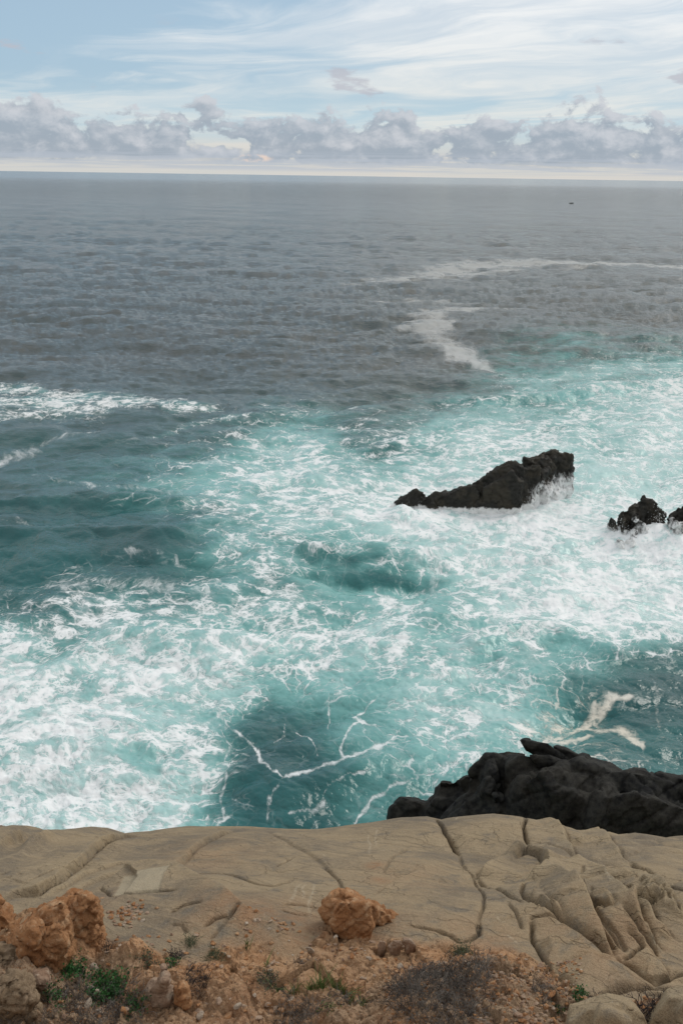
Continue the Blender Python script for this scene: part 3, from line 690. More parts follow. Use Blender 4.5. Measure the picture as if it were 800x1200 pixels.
    h = t.m('ADD', h, t.m('ADD', t.m('MULTIPLY', lam, .022), t.m('MULTIPLY', t.m('ADD', joint, t.m('MULTIPLY', joint2, .4)), -.013)))
    b = t.n('ShaderNodeBump', {'Strength': .9, 'Distance': 1.0, 'Height': h}).outputs[0]
    finish(t, c, .92, b, .25)
    return m
M_CLIFF = cliff_material()
cliff = link('cliff', cliff_mesh(), M_CLIFF, kind='structure')
# =================================================================== ROCKS
def ico(sub):
    bm = __import__('bmesh').new(); __import__('bmesh').ops.create_icosphere(bm, subdivisions=sub, radius=1)
    V = np.array([v.co[:] for v in bm.verts]); F = np.array([[v.index for v in f.verts] for f in bm.faces]); bm.free()
    return V/np.linalg.norm(V, axis=1)[:, None], F
ICO = {k: ico(k) for k in (1, 2, 3, 4, 5)}
def chisel(sub, nplanes, seed, p=14, lo=.72, bias=None):
    """a unit lump cut by random planes; low p gives rounder edges"""
    g = np.random.RandomState(seed); V, F = ICO[sub]
    N = g.normal(size=(nplanes, 3)); N /= np.linalg.norm(N, axis=1)[:, None]; D = g.uniform(lo, 1.0, nplanes)
    q = np.clip(V @ N.T, 1e-3, None)/D
    r = (np.power(q, p).sum(1))**(-1/p)
    return V*np.clip(r, 0, 1.25)[:, None], F
def rot3(a, b, c):
    return np.array((Matrix.Rotation(a, 3, 'Z') @ Matrix.Rotation(b, 3, 'Y') @ Matrix.Rotation(c, 3, 'X')))
def union(name, lumps, voxel, rough, attrs=None, smooth=True, facet=(0, 1)):
    """lumps (V,F) merged into one skin, then roughened"""
    Vs, Fs, k = [], [], 0
    for V, F in lumps: Vs.append(V); Fs.append(F+k); k += len(V)
    me = mesh_from('tmp', np.concatenate(Vs), np.concatenate(Fs)); o = bpy.data.objects.new('tmp', me); COL.objects.link(o)
    md = o.modifiers.new('r', 'REMESH'); md.mode = 'VOXEL'; md.voxel_size = voxel
    dg = bpy.context.evaluated_depsgraph_get(); dg.update(); ev = o.evaluated_get(dg).to_mesh()
    n = len(ev.vertices); V = np.zeros(n*3, np.float32); ev.vertices.foreach_get('co', V); V = V.reshape(-1, 3)
    N = np.zeros(n*3, np.float32); ev.vertices.foreach_get('normal', N); N = N.reshape(-1, 3)
    F = np.zeros(len(ev.loops), np.int32); ev.loops.foreach_get('vertex_index', F); F = F.reshape(-1, 4)
    V = V.astype(float)
    disp = rough(V[:, 0], V[:, 1], V[:, 2]); V = V+N*disp[:, None]
    bpy.data.objects.remove(o); bpy.data.meshes.remove(me)
    return V, F
def at_plane(px, py, Y):
    d = ray([px], [py])[0]; t = Y/d[1]; return d[0]*t, H+d[2]*t
def sea_lump(px, pytop, hw, Y, dep, seed, sub=4, p=14, low=-1.0, tilt=.25, npl=16, lo=.72):
    X, ztop = at_plane(px, pytop, Y); s = math.hypot(Y, H-ztop)/FPX
    V, F = chisel(sub, npl, seed, p, lo); g = np.random.RandomState(seed+99)
    V = V @ rot3(g.uniform(-3, 3), 0, 0).T
    rz = (ztop-low)/2/.88
    V = V*np.array([hw*s/.88, dep/.88, rz]); V = V @ rot3(g.uniform(-.4, .4), g.uniform(-tilt, tilt), g.uniform(-tilt, tilt)).T
    V = V+np.array([X, Y, ztop-(V[:, 2].max())*.97])
    return V, F
def hull_lump(pts, Y, dep, low=None, seed=0, inner=.66, cuts=0):
    """a faceted block whose outline passes through the given points, standing at distance Y, dep metres thick"""
    bmesh = __import__('bmesh'); g = np.random.RandomState(seed); P = []
    for q in pts:
        yq = q[2] if len(q) > 2 else Y; X, Z = at_plane(q[0], q[1], yq); P.append((X, yq, Z))
    P = np.array(P); c = P.mean(0); Q = []; dv = (c-np.array([0, 0, H])); dv /= np.linalg.norm(dv)
    for k, (o, sc) in enumerate(((-1, inner), (-.45, .97), (.45, .97), (1, inner))):
        w_ = c+(P-c)*sc; w_[:, 1] = P[:, 1] if abs(o) < 1 else P[:, 1]+o*dep*.30; w_ = w_+(dv*(o*dep/2) if abs(o) < 1 else 0); w_ += g.normal(size=w_.shape)*dep*.05; Q.append(w_)
    Q = np.concatenate(Q)
    if low is not None: B = Q.copy(); B[:, 2] = low; B[:, 0] = c[0]+(B[:, 0]-c[0])*1.1; B[:, 1] = c[1]+(B[:, 1]-c[1])*1.25; Q = np.concatenate([Q, B])
    bm = bmesh.new()
    for v in Q: bm.verts.new(v)
    bmesh.ops.convex_hull(bm, input=bm.verts); bmesh.ops.delete(bm, geom=[v for v in bm.verts if not v.link_faces], context='VERTS')
    bmesh.ops.triangulate(bm, faces=bm.faces); bmesh.ops.recalc_face_normals(bm, faces=bm.faces); bm.verts.index_update()
    V = np.array([v.co[:] for v in bm.verts]); F = np.array([[v.index for v in f.verts] for f in bm.faces]); bm.free()
    return V, F
def rock_rough(a, sc, crack=.6, sd=0):
    def f(x, y, z):
        d1, d2, c = worley(x*sc*1.6+.2*fbm(x*sc, y*sc, z*sc, 2), y*sc*1.6, z*sc*1.6, sd)
        return a*(1.7*facet(x*sc*.9, y*sc*.9, z*sc*1.1, sd)+.7*facet(x*sc*2.6, y*sc*2.6, z*sc*2.6, sd+1)+fbm(x*sc, y*sc, z*sc+sd, 4, .5)*.7+.25*fbm(x*sc*2.3, y*sc*2.3, z*sc*2.3+sd, 4, .6, True)-crack*np.exp(-(d2-d1)/.06)+.6*(c-.5)*sst(d2-d1, 0, .2))
    return f
def black_rock_material(name, wash=True, brown=.35, gloss=.45, dark=(.012, .0125, .012)):
    m, t = new_mat(name)
    g = t.n('ShaderNodeNewGeometry'); pos = g.outputs['Position']; nz = t.sep(g.outputs['Normal'])[2]
    n1 = t.noise(pos, .8, 5, .6); n2 = t.noise(pos, 5.0, 6, .65); n3 = t.noise(pos, 30.0, 4, .65)
    c = t.mix(t.ss(n2, .35, .65), dark, (.030, .030, .027))
    c = t.mix(t.m('MULTIPLY', t.ss(n1, .42, .62), brown), c, (.085, .070, .048))
    c = t.mix(t.m('MULTIPLY', t.ss(n3, .58, .75), .35), c, (.10, .095, .08))
    rough = t.m('ADD', gloss, t.m('MULTIPLY', n2, .35))
    h = t.m('ADD', t.m('MULTIPLY', n2, .05), t.m('MULTIPLY', n3, .012))
    if wash:
        ws = t.attr('wash')
        sn = t.noise(t.vm('MULTIPLY', pos, (3.6, 3.6, 1.5)), 1.0, 7, .72, .5)
        f = t.ss(t.m('ADD', t.m('MULTIPLY', ws, 1.25), t.m('MULTIPLY', t.m('SUBTRACT', sn, .5), 2.6)), .45, 1.0)
        c = t.mix(f, c, (.78, .79, .79)); rough = t.m('ADD', rough, t.m('MULTIPLY', f, .2)); h = t.m('ADD', h, t.m('MULTIPLY', f, .05))
    b = t.n('ShaderNodeBump', {'Strength': .9, 'Distance': 1.0, 'Height': h}).outputs[0]
    finish(t, c, rough, b, .2)
    return m
M_SEAROCK = black_rock_material('black_sea_rock', dark=(.019, .018, .016)); M_SHORE = black_rock_material('black_shore_rock', False, .12, .6, (.0055, .006, .007))
M_BROWN = black_rock_material('brown_sea_rock', True, 1.0, .5, (.05, .042, .03))
def centred(V):
    c = np.array([(V[:, 0].min()+V[:, 0].max())/2, (V[:, 1].min()+V[:, 1].max())/2, V[:, 2].min()]); return V-c, tuple(c)
def rock_thing(name, V, F, mat, label, cat, attrs=None, smooth=True, group=None):
    W_, c = centred(V); return link(name, mesh_from(name, W_, F, attrs, smooth), mat, loc=c, label=label, cat=cat, group=group)
# --- the long black rock out in the surf
L = [hull_lump([(498,598),(516,581),(543,571),(560,566),(566,592),(560,604),(510,604)], 60.2, 1.8, -1, 1),
     hull_lump([(545,600),(549,573),(574,556),(582,549),(602,543),(613,546),(618,570),(626,590),(612,602),(570,606)], 61.0, 2.6, -1, 2),
     hull_lump([(560,600),(566,570),(600,552),(612,565),(607,600)], 60.0, 1.2, -1, 3),
     hull_lump([(606,592),(606,556),(614,546),(628,548),(634,590)], 61.3, 2.0, -1, 4),
     hull_lump([(612,560),(616,539),(630,535),(642,536),(652,545),(650,575),(625,585)], 62.6, 1.8, -1, 5),
     hull_lump([(640,565),(643,533),(656,531),(671,532),(670,545),(664,562),(650,578)], 63.4, 1.5, -1, 6),
     hull_lump([(626,546),(634,533),(646,529),(657,530),(655,548)], 63.2, 1.2, None, 7), hull_lump([(648,545),(655,532),(671,532),(670,546),(655,552)], 63.6, 1.0, None, 8),
     hull_lump([(612,550),(614,538),(622,536),(628,545),(622,556)], 62.2, 1.0, None, 9),
     hull_lump([(453,599),(464,586),(487,575),(498,580),(496,600)], 60.0, 1.2, -1, 10), hull_lump([(484,602),(494,588),(510,578),(519,578),(512,602)], 60.0, 1.1, -1, 11)]
for i, (px, pt, hw, Y, dp) in enumerate([(618,538,6,62.4,.7),(627,534,6,62.9,.7),(637,532,6,63,.7),(645,530,5,63.3,.7),(652,531,6,63.4,.6),(664,533,6,63.8,.6),(630,546,9,62.0,.8),
        (645,548,9,62.5,.8),(657,552,7,63,.8),(636,560,10,61.9,.8),(620,556,8,61.5,.8),(650,563,9,62.6,.8),(505,586,6,59.8,.5),(490,584,6,60,.5)]):
    L.append(sea_lump(px, pt, hw, Y, dp, 100+i, 3, 40, tilt=.2, low=-.5, npl=9))
V, F = union('s', L, .07, rock_rough(.10, 1.3, .8, 1))
pxv, pyv = project(V[:, 0], V[:, 1], V[:, 2])
ws = sst(.9-V[:, 2], 0, 1.1)*.55+sst(pxv, 608, 630)*sst(2.3-V[:, 2], 0, 1.3)*.75+(1-sst(pxv, 500, 520))*.10+(1-sst(V[:, 2], .2, .45))*.6
ws = np.where((pxv > 500) & (pxv < 600), ws*.45+(1-sst(V[:, 2], .05, .4))*.7, ws)
rock_thing('sea_rock', V, F, M_SEAROCK, 'long black wedge of rock with a jagged raised right end, washed by surf', 'rock', {'wash': ws})
L = [sea_lump(px, pt, hw, Y, dp, 160+i, 4, 20, tilt=.2, low=-1.0, npl=12) for i, (px, pt, hw, Y, dp) in enumerate([(383,601,12,59.6,.8),(374,604,8,59.3,.6),(392,603,8,59.9,.6)])]
V, F = union('s', L, .06, rock_rough(.06, 1.5, .5, 2))
rock_thing('sea_rock', V, F, M_BROWN, 'small brown rock almost covered by white water, left of the long black rock', 'rock', {'wash': .45+.4*(1-sst(V[:, 2], .1, .6))})
def right_rock(hulls, spec, seed, label):
    L = [hull_lump(p, Y, d, -1.2, seed+40+i) for i, (p, Y, d) in enumerate([([(a+5, b) for a, b in q], Y_, d_) for q, Y_, d_ in hulls])]
    L += [sea_lump(px+5, pt, hw, Y, dp, seed+i, 4, 45, tilt=.2, low=-1.0, npl=9) for i, (px, pt, hw, Y, dp) in enumerate(spec)]
    V, F = union('s', L, .07, rock_rough(.10, 1.6, .8, seed))
    ws = np.maximum(sst(.70-V[:, 2], -.1, .7), .70*sst(55.3-V[:, 1], -.3, .5))
    rock_thing('sea_rock', V, F, M_SEAROCK, label, 'rock', {'wash': ws})
right_rock([([(722,613),(728,602),(734,593),(741,592),(748,600),(745,616)], 56.1, 1.0), ([(738,612),(741,590),(749,583),(757,583),(768,596),(774,602),(766,612)], 56.5, 1.2)],
           [(727,602,6,55.8,.7),(750,585,5,56.3,.7),(764,597,6,56.2,.7),(735,596,5,56,.7),(738,618,4,55.0,.5),(731,628,3,54.2,.4),(722,632,3,54.0,.4),(746,613,6,55.2,.6),(756,608,5,55.6,.6),(716,606,3,56,.4)], 200,
           'ragged black rock in the surf near the right edge, white water pouring off its foot')
right_rock([([(778,606),(785,598),(791,594),(797,598),(794,616),(782,614)], 55.8, .9), ([(788,612),(792,595),(806,592),(822,600),(826,616)], 55.9, 1.3), ([(782,616),(788,610),(796,612),(792,630),(784,640)], 54.4, .6)],
           [(786,606,5,55.4,.6),(800,606,8,55.3,.8),(779,622,4,54.6,.5),(835,604,12,56,1.2)], 230, 'black rock cut off by the right edge of the picture, streaked with falling water')
# --- the black rock at the foot of the cliff
L = [hull_lump([(457,975),(457,946),(468,935),(500,939),(506,975)], 26.2, 1.3, -1, 1), hull_lump([(488,980),(500,944),(514,930),(536,935),(545,980)], 25.9, 1.5, -1, 2),
     hull_lump([(508,960),(510,925),(516,915),(530,914),(540,930),(540,965)], 26.4, 1.2, -1, 3), hull_lump([(530,980),(536,912),(546,905),(562,915),(575,980)], 26.0, 1.4, -1, 4),
     hull_lump([(550,975),(552,900),(566,886),(590,886),(605,905),(600,975)], 25.6, 1.8, -1, 5), hull_lump([(590,975),(586,892),(604,889),(640,892),(662,900),(668,975)], 25.2, 2.2, -1, 6),
     hull_lump([(610,985),(612,925),(630,898),(668,898),(705,925),(716,985)], 24.2, 2.2, -1, 7), hull_lump([(660,980),(662,900),(684,892),(712,900),(745,918),(760,985)], 24.9, 2.4, -1, 8),
     hull_lump([(720,985),(715,908),(735,906),(790,918),(800,985)], 24.6, 2.2, -1, 9), hull_lump([(780,985),(775,918),(800,915),(850,925),(900,945),(900,990)], 24.8, 2.6, -1, 10),
     hull_lump([(700,990),(705,940),(740,930),(790,945),(850,960),(850,1000)], 23.4, 1.6, -1, 11)]
for i, (px, pt, hw, Y, dp, p) in enumerate([(578,893,22,25.2,1.2,7),(604,893,22,25.0,1.2,7),(640,906,36,24.2,1.6,6),(545,925,26,25.2,1.0,7),(590,930,34,24.4,1.3,7),(690,915,40,24.0,1.6,6),(760,925,40,23.9,1.6,6)]):
    L.append(sea_lump(px, pt, hw, Y, dp, 300+i, 4, p, tilt=.14, low=-1.5, npl=14, lo=.8))
def blade(p0, p1, Y, thick, wide, seed):
    """a thin slab of rock leaning out of the ridge"""
    x0, z0 = at_plane(*p0, Y-.3); x1, z1 = at_plane(*p1, Y+.3); V, F = chisel(4, 14, seed, 16, .75)
    Ln = math.hypot(x1-x0, z1-z0)/2; V = V*np.array([Ln*1.12, wide, thick]); a = math.atan2(z1-z0, x1-x0)
    V = V @ rot3(.12, -a, .25).T; return V+np.array([(x0+x1)/2, Y, (z0+z1)/2]), F
SLABS = [([(607,867),(612,865),(640,872),(668,889),(672,899),(640,893),(618,880)], 24.9, .5), ([(646,873),(662,875),(690,892),(706,903),(684,902),(655,890)], 25.0, .5), ([(618,884),(645,884),(668,896),(660,904),(630,902)], 24.6, .5)]
V, F = union('s', L, .055, lambda x, y, z:   .13*facet(x*.75+.15*fbm(x, y, z, 2), y*.75, z*1.0-x*.4, 3)+.045*facet(x*2.0-z, y*2.0, z*2.4, 4)+.06*fbm(x*.7, y*.7, z*.7, 4, .5)+.030*fbm(x*2.6, y*2.6, z*2.6, 4, .6, True)
             - .10*np.exp(-(lambda q: (q[1]-q[0])/.05)(worley(x*.62+.12*fbm(x, y, z, 2), y*.62, z*.95-x*.35, 12))))
sr = rock_thing('shore_rock', V, F, M_SHORE, 'big black fissured rock at the foot of the cliff, thin slabs jutting from its ridge', 'rock')
for i, (p, Y, d) in enumerate(SLABS):
    V, F = union('s', [hull_lump(p, Y, d, None, 370+i, .8)], .035, lambda x, y, z: .05*facet(x*2, y*2, z*3, 5)+.03*fbm(x*2, y*2, z*2, 4))
    link('slab', mesh_from('slab', V-np.array(sr.location), F), M_SHORE, sr)
# --- rocks and stones on the cliff top
def to_ground(px, py):
    px, py = np.atleast_1d(px).astype(float), np.atleast_1d(py).astype(float)
    d = ray(px, py); t = np.linspace(4.5, 14, 260); X = d[:, 0:1]*t; Y = d[:, 1:2]*t; Z = H+d[:, 2:3]*t
    g = (Z.ravel()-ground(X.ravel(), Y.ravel())).reshape(Z.shape)
    idx = np.where((g <= 0).any(1), (g <= 0).argmax(1), np.abs(g).argmin(1)); a = np.arange(len(idx))
    x, y = X[a, idx], Y[a, idx]; return x, y, ground(x, y)
def rust_material(name, ca, cb, cc, cd_, crackc=(.06, .03, .018)):
    m, t = new_mat(name); pos = t.n('ShaderNodeNewGeometry').outputs['Position']
    n1 = t.noise(pos, 3.0, 5, .6, .4); n2 = t.noise(pos, 11.0, 6, .66); n3 = t.noise(pos, 70.0, 3, .65)
    c = t.mix(t.ss(n1, .36, .62), ca, cb); c = t.mix(t.m('MULTIPLY', t.ss(n2, .5, .66), .75), c, cc); c = t.mix(t.m('MULTIPLY', t.ss(n2, .46, .32), .6), c, cd_)
    c = t.mix(t.ss(n3, .56, .74, 0, .4), c, (.42, .32, .23)); c = t.mix(t.ss(n3, .42, .28, 0, .5), c, crackc)
    h = t.m('ADD', t.m('MULTIPLY', n2, .035), t.m('MULTIPLY', n3, .008))
    finish(t, c, .93, t.n('ShaderNodeBump', {'Strength': .9, 'Distance': 1.0, 'Height': h}).outputs[0], .2); return m
M_ORANGE = rust_material('rusty_rock', (.27, .125, .054), (.37, .195, .095), (.44, .29, .175), (.16, .072, .033))
M_PINK = rust_material('pinkish_rock', (.26, .165, .11), (.35, .25, .18), (.42, .34, .26), (.15, .09, .06))
M_BUFF = rust_material('buff_rock', (.17, .12, .075), (.25, .18, .115), (.30, .22, .15), (.10, .07, .045))
M_PALE = rust_material('pale_stone', (.32, .25, .19), (.40, .33, .26), (.46, .39, .31), (.22, .16, .11))
def strata(a, sc, ang, sd):
    ca, sa = math.cos(ang), math.sin(ang)
    def f(x, y, z):
        u = z*ca+x*sa; v = x*ca-z*sa
        w_ = u*sc*3.2+.5*fbm(x*sc, y*sc, z*sc+sd, 3)
        st = np.abs(np.mod(w_, 1)-.5)*2
        d1, d2, c = worley(v*sc*.8+.2*fbm(x*sc*2, y*sc*2, z*sc*2, 2), y*sc*.9, u*sc*2.2, sd)
        return a*(1.3*facet(x*sc*.7, y*sc*.7, z*sc*.8, sd)+.5*facet(x*sc*2.0, y*sc*2.0, z*sc*2.4, sd+2)+.3*facet(x*sc*5, y*sc*5, z*sc*5, sd+3)+.7*fbm(x*sc, y*sc, z*sc+sd, 5, .58)-.5*np.exp(-(st/.12)**2)*(.5+fbm(x*sc*.7, y*sc*.7, z*sc*.7, 2))+.7*(c-.5)*sst(d2-d1, 0, .15)-1.2*np.exp(-(d2-d1)/.04)+.5*fbm(x*sc*4, y*sc*4, z*sc*4, 3, .6, True))
    return f
Yb = to_cliff([412], [1098])[1][0]+.22
L = [hull_lump([(379,1072),(377,1062),(386,1053),(400,1050),(420,1051),(436,1058),(442,1070),(440,1086),(426,1098),(402,1099),(386,1088)], Yb, .42, None, 21, .66),
     hull_lump([(384,1080),(400,1056),(430,1060),(436,1084),(424,1100),(405,1099)], Yb-.12, .26, None, 22, .75),
     hull_lump([(432,1060),(441,1065),(476,1092),(471,1099),(450,1100),(433,1092)], Yb+.10, .34, None, 23, .8)]
V, F = union('b', L, .0095, strata(.022, 4.5, R(-38), 5))
rock_thing('boulder', V, F, M_ORANGE, 'large loose rust-orange boulder with split layers, sitting on the grey sandstone', 'boulder')
OUT = [  # outline, extra distance, thickness, material, label
 ([(76,1054),(84,1046),(93,1049),(96,1056),(112,1060),(121,1078),(124,1108),(118,1124),(98,1120),(82,1100),(73,1078)], .18, .40, M_ORANGE, 'upright rust-orange rock with a split peak at the left, highest of the orange rocks'),
 ([(2,1096),(18,1086),(40,1076),(62,1062),(76,1056),(72,1082),(92,1110),(84,1140),(40,1144),(8,1126)], .14, .60, M_ORANGE, 'broad sloping rust-orange rock left of the split peak'),
 ([(-40,1060),(-8,1062),(8,1070),(18,1080),(6,1100),(-40,1108)], .22, .45, M_ORANGE, 'orange rock cut off by the left edge, above the broad sloping one'),
 ([(-20,1110),(4,1106),(24,1110),(31,1126),(26,1146),(4,1152),(-20,1150)], .08, .30, M_BUFF, 'rounded grey-brown rock at the left edge below the orange rocks'),
 ([(-20,1150),(10,1146),(30,1150),(40,1168),(50,1190),(10,1200),(-20,1196)], .06, .28, M_BUFF, 'brown earthy rock in the lower left corner'),
 ([(28,1146),(40,1138),(54,1140),(62,1150),(60,1168),(38,1174),(28,1162)], .06, .20, M_PINK, 'knobbly pinkish rock left of the trailing green plant'),
 ([(170,1166),(180,1150),(192,1133),(198,1148),(204,1172),(196,1180),(176,1176)], .05, .16, M_PINK, 'pointed pinkish rock standing up behind the bottom edge'),
 ([(205,1158),(214,1152),(221,1160),(225,1180),(212,1182),(206,1170)], .04, .12, M_ORANGE, 'narrow orange-brown rock just right of the pointed one'),
 ([(196,1164),(204,1162),(212,1170),(212,1178),(200,1176)], .01, .06, M_PINK, 'small oval stone between the pointed rock and the narrow orange one'),
 ([(758,1215),(768,1190),(784,1172),(806,1164),(850,1168),(860,1240),(760,1240)], .10, .40, None, 'pale sandstone boulder in the lower right corner'),
 ([(664,1196),(690,1181),(720,1177),(752,1190),(762,1215),(700,1230),(660,1222)], .08, .40, None, 'low pale sandstone hump beside the dead shrub at the lower right'),
 ([(98,1141),(103,1134),(109,1129),(114,1133),(119,1140),(108,1143)], .02, .08, M_PALE, 'small pale triangular stone above the trailing green plant'),
 ([(109,1168),(112,1160),(119,1161),(121,1168),(114,1172)], .01, .05, M_PALE, 'pale pinkish stone just below the trailing green plant'),
 ([(101,1158),(107,1155),(113,1160),(108,1164)], .01, .04, M_PALE, 'little pale chip of stone left of the pale pinkish stone'),
 ([(471,1106),(474,1099),(482,1101),(487,1108),(478,1112)], .01, .05, M_PINK, 'pinkish broken stone nearest the right tip of the orange boulder'),
 ([(454,1110),(460,1102),(470,1103),(472,1108),(462,1113)], .01, .05, M_PINK, 'flat pinkish stone under the right tip of the orange boulder'),
 ([(443,1108),(445,1102),(451,1104),(451,1111),(446,1112)], .01, .05, M_PINK, 'small stone directly below the shaded hollow of the boulder'),
 ([(116,1056),(119,1053),(125,1054),(127,1059),(120,1061)], .01, .05, M_ORANGE, 'small brown stone lodged in the crack left of the pale square patch'),
 ([(59,1062),(62,1058),(65,1059),(64,1063)], .01, .03, M_PALE, 'tiny pale stone perched left of the split orange peak'),
 ([(357,1110),(364,1110),(369,1115),(362,1115)], .01, .03, M_PALE, 'pale flat flake of stone lying left of and below the boulder'),
 ([(300,1136),(306,1134),(312,1137),(305,1139)], .01, .03, M_PALE, 'pale flake of stone behind the grey-green herb'),
 ([(383,1164),(387,1161),(391,1163),(390,1168),(384,1168)], .01, .03, M_PALE, 'pale round stone at the foot of the grass blades'),
]
for i, (pts, extra, thick, mat, lab) in enumerate(OUT):
    cx_ = sum(p[0] for p in pts)/len(pts); low_ = max(p[1] for p in pts)
    Yg = to_cliff([cx_], [min(low_, 1225)])[1][0]
    big = thick > .1
    L = [hull_lump(pts, Yg+extra, thick, None, 40+i, .74)]
    if big:
        g = np.random.RandomState(500+i); P = np.array(pts, float); c_ = P.mean(0)
        for q in range(3):
            o = g.uniform(-.22, .22, 2)*(P.max(0)-P.min(0)); sc = g.uniform(.35, .55)
            L.append(hull_lump([tuple(c_+o+(p-c_)*sc) for p in P], Yg+extra-thick*.28+g.uniform(-.04, .04), thick*.5, None, 700+i*9+q, .8))
        soft = mat is None
        V, F = union('o', L, .013, (lambda x, y, z: .02*fbm(x*3, y*3, z*3, 4)) if soft else strata(.030 if thick > .25 else .015, 5.0, R(30 if i % 2 else -25), 11+i))
    else:
        V, F = union('o', L, thick/9, strata(thick*.10, 16.0, R(20), 11+i))
    # settle it: the lowest point goes a little way into the ground
    low_i = V[:, 2].argmin(); gz = ground(V[low_i:low_i+1, 0], V[low_i:low_i+1, 1])[0]
    if V[low_i, 2] > gz: m_ = V[:, 2] < V[:, 2].min()+.3*np.ptp(V[:, 2]); V[m_, 2] -= (V[low_i, 2]-gz+.01)
    rock_thing('boulder' if 'boulder in the lower right' in lab else ('stone' if thick < .1 else 'rock'), V, F, mat or M_CLIFF, lab, 'boulder' if 'boulder in the lower right' in lab else ('stone' if thick < .1 else 'rock'))
# loose stones one by one, in named places, counted from the left
STONE_ME = []
for q in range(9):
    V, F = chisel(3, 9+q % 4, 60+q, 22, .62); V = V*np.array([1, .8+.05*(q % 3), .62]); V = V*(1+.08*fbm(V[:, 0]*2, V[:, 1]*2, V[:, 2]*2+q, 3))[:, None]
    STONE_ME.append([mesh_from('stone', V, F, None, False) for _ in range(3)])
    for me, mt in zip(STONE_ME[-1], (M_PINK, M_ORANGE, M_PALE)): me.materials.append(mt)
ORD = ['leftmost', 'second from the left', 'third from the left', 'fourth from the left', 'fifth from the left', 'sixth from the left', 'seventh from the left',
       'eighth from the left', 'ninth from the left', 'tenth from the left', 'eleventh from the left', 'twelfth from the left']
CN = ['pinkish', 'rusty', 'pale']
ZONES = [  # x0, x1, y0, y1, per colour count, size cm, phrase, group
 (60, 165, 1176, 1198, (5, 3, 4), (1.6, 3.0), 'among the dead twigs at the lower left', 'stones among the dead twigs'),
 (225, 345, 1170, 1198, (9, 5, 4), (1.4, 3.0), 'on the pebbly soil along the bottom edge', 'stones on the pebbly soil'),
 (462, 560, 1126, 1150, (9, 5, 3), (1.6, 3.0), 'on the mound crest above the big dry shrub', 'stones on the crest of the mound'),
 (572, 668, 1132, 1196, (6, 5, 2), (1.2, 2.4), 'on the gravelly mound\'s bare right flank', 'stones on the flank of the mound'),
 (376, 440, 1100, 1128, (3, 4, 2), (1.2, 2.4), 'on the orange soil below the boulder', 'stones below the boulder'),
 (130, 170, 1072, 1088, (4, 0, 3), (1.0, 1.8), 'in the gravel below the pale square patch', 'stones in the gravel pocket'),
 (285, 335, 1078, 1096, (4, 2, 3), (1.0, 1.8), 'in the rusty dip left of the boulder', 'stones in the rusty dip'),
]
g = np.random.RandomState(77); allst = []
for x0, x1, y0, y1, cnt, sz, phrase, grp in ZONES:
    for ci, n in enumerate(cnt):
        qx = np.sort(x0+(x1-x0)*(np.arange(n)+g.uniform(.15, .85, n))/max(n, 1)); qy = g.uniform(y0, y1, n)
        for j in range(n): allst.append((qx[j], qy[j], g.uniform(*sz)/100, ci, (ORD[0]+' '+CN[ci]+' stone '+phrase) if j == 0 else ORD[j].split()[0]+' '+CN[ci]+' stone from the left '+phrase, grp))
SX, SY, SZ = to_ground([a[0] for a in allst], [a[1] for a in allst])
for k, (a, x, y, z) in enumerate(zip(allst, SX, SY, SZ)):
    o = link('stone', STONE_ME[k % 9][a[3]], loc=(x, y, z+a[2]*.22), label=a[4], cat='stone', group=a[5])
    o.scale = (a[2]*g.uniform(.9, 1.5), a[2], a[2]*g.uniform(.7, 1.1)); o.rotation_euler = (g.uniform(-.5, .5), g.uniform(-.5, .5), g.uniform(0, 6.3))
# countless pebbles
def scatter_px(n, boxes, seed):
    g = np.random.RandomState(seed); w_ = np.array([b[4] for b in boxes], float); w_ /= w_.sum(); i = g.choice(len(boxes), n, p=w_); B = np.array([b[:4] for b in boxes], float)[i]
    sm = (B[:, 1]-B[:, 0]) < 80; u = np.where(sm, .5+.2*g.normal(size=n), g.rand(n)); v = np.where(sm, .5+.22*g.normal(size=n), g.rand(n)); px = B[:, 0]+(B[:, 1]-B[:, 0])*u; py = B[:, 2]+(B[:, 3]-B[:, 2])*v; X, Y = to_cliff(px, py); return X, Y, ground(X, Y)
def pebbles(n, boxes, seed, mat, lo, hi):
    g = np.random.RandomState(seed); X, Y, Z = scatter_px(n, boxes, seed); V0, F0 = ICO[1]
    s_ = (lo+(hi-lo)*g.rand(n)**3)
    J = V0[None]*(1+.30*g.normal(size=(n, 12, 1)))*s_[:, None, None]*np.array([1.1, .9, .7])
    P = J+np.stack([X, Y, Z+s_*.3], 1)[:, None]; F = (F0[None]+(np.arange(n)*12)[:, None, None]).reshape(-1, 3)
    return link('pebbles', mesh_from('pebbles', P.reshape(-1, 3), F, None, False), mat, kind='stuff')
PB = [(0, 460, 1150, 1225, 5), (40, 130, 1150, 1215, 2), (450, 680, 1128, 1225, 5), (120, 480, 1105, 1150, .35), (122, 178, 1068, 1092, .16), (280, 350, 1076, 1100, .2), (600, 800, 1185, 1230, .5), (-200, 0, 1150, 1230, 1)]
for n, sd, mt, hi in ((2200, 1, M_PINK, .020), (2600, 2, M_ORANGE, .022), (350, 3, M_PALE, .010)):
    o = pebbles(n, PB, sd, mt, .004, hi); o['label'] = ['pinkish gravel scattered over the soil and the mound', 'rusty gravel scattered over the soil and the mound', 'pale stone chips scattered over the soil'][sd-1]; o['category'] = 'gravel'
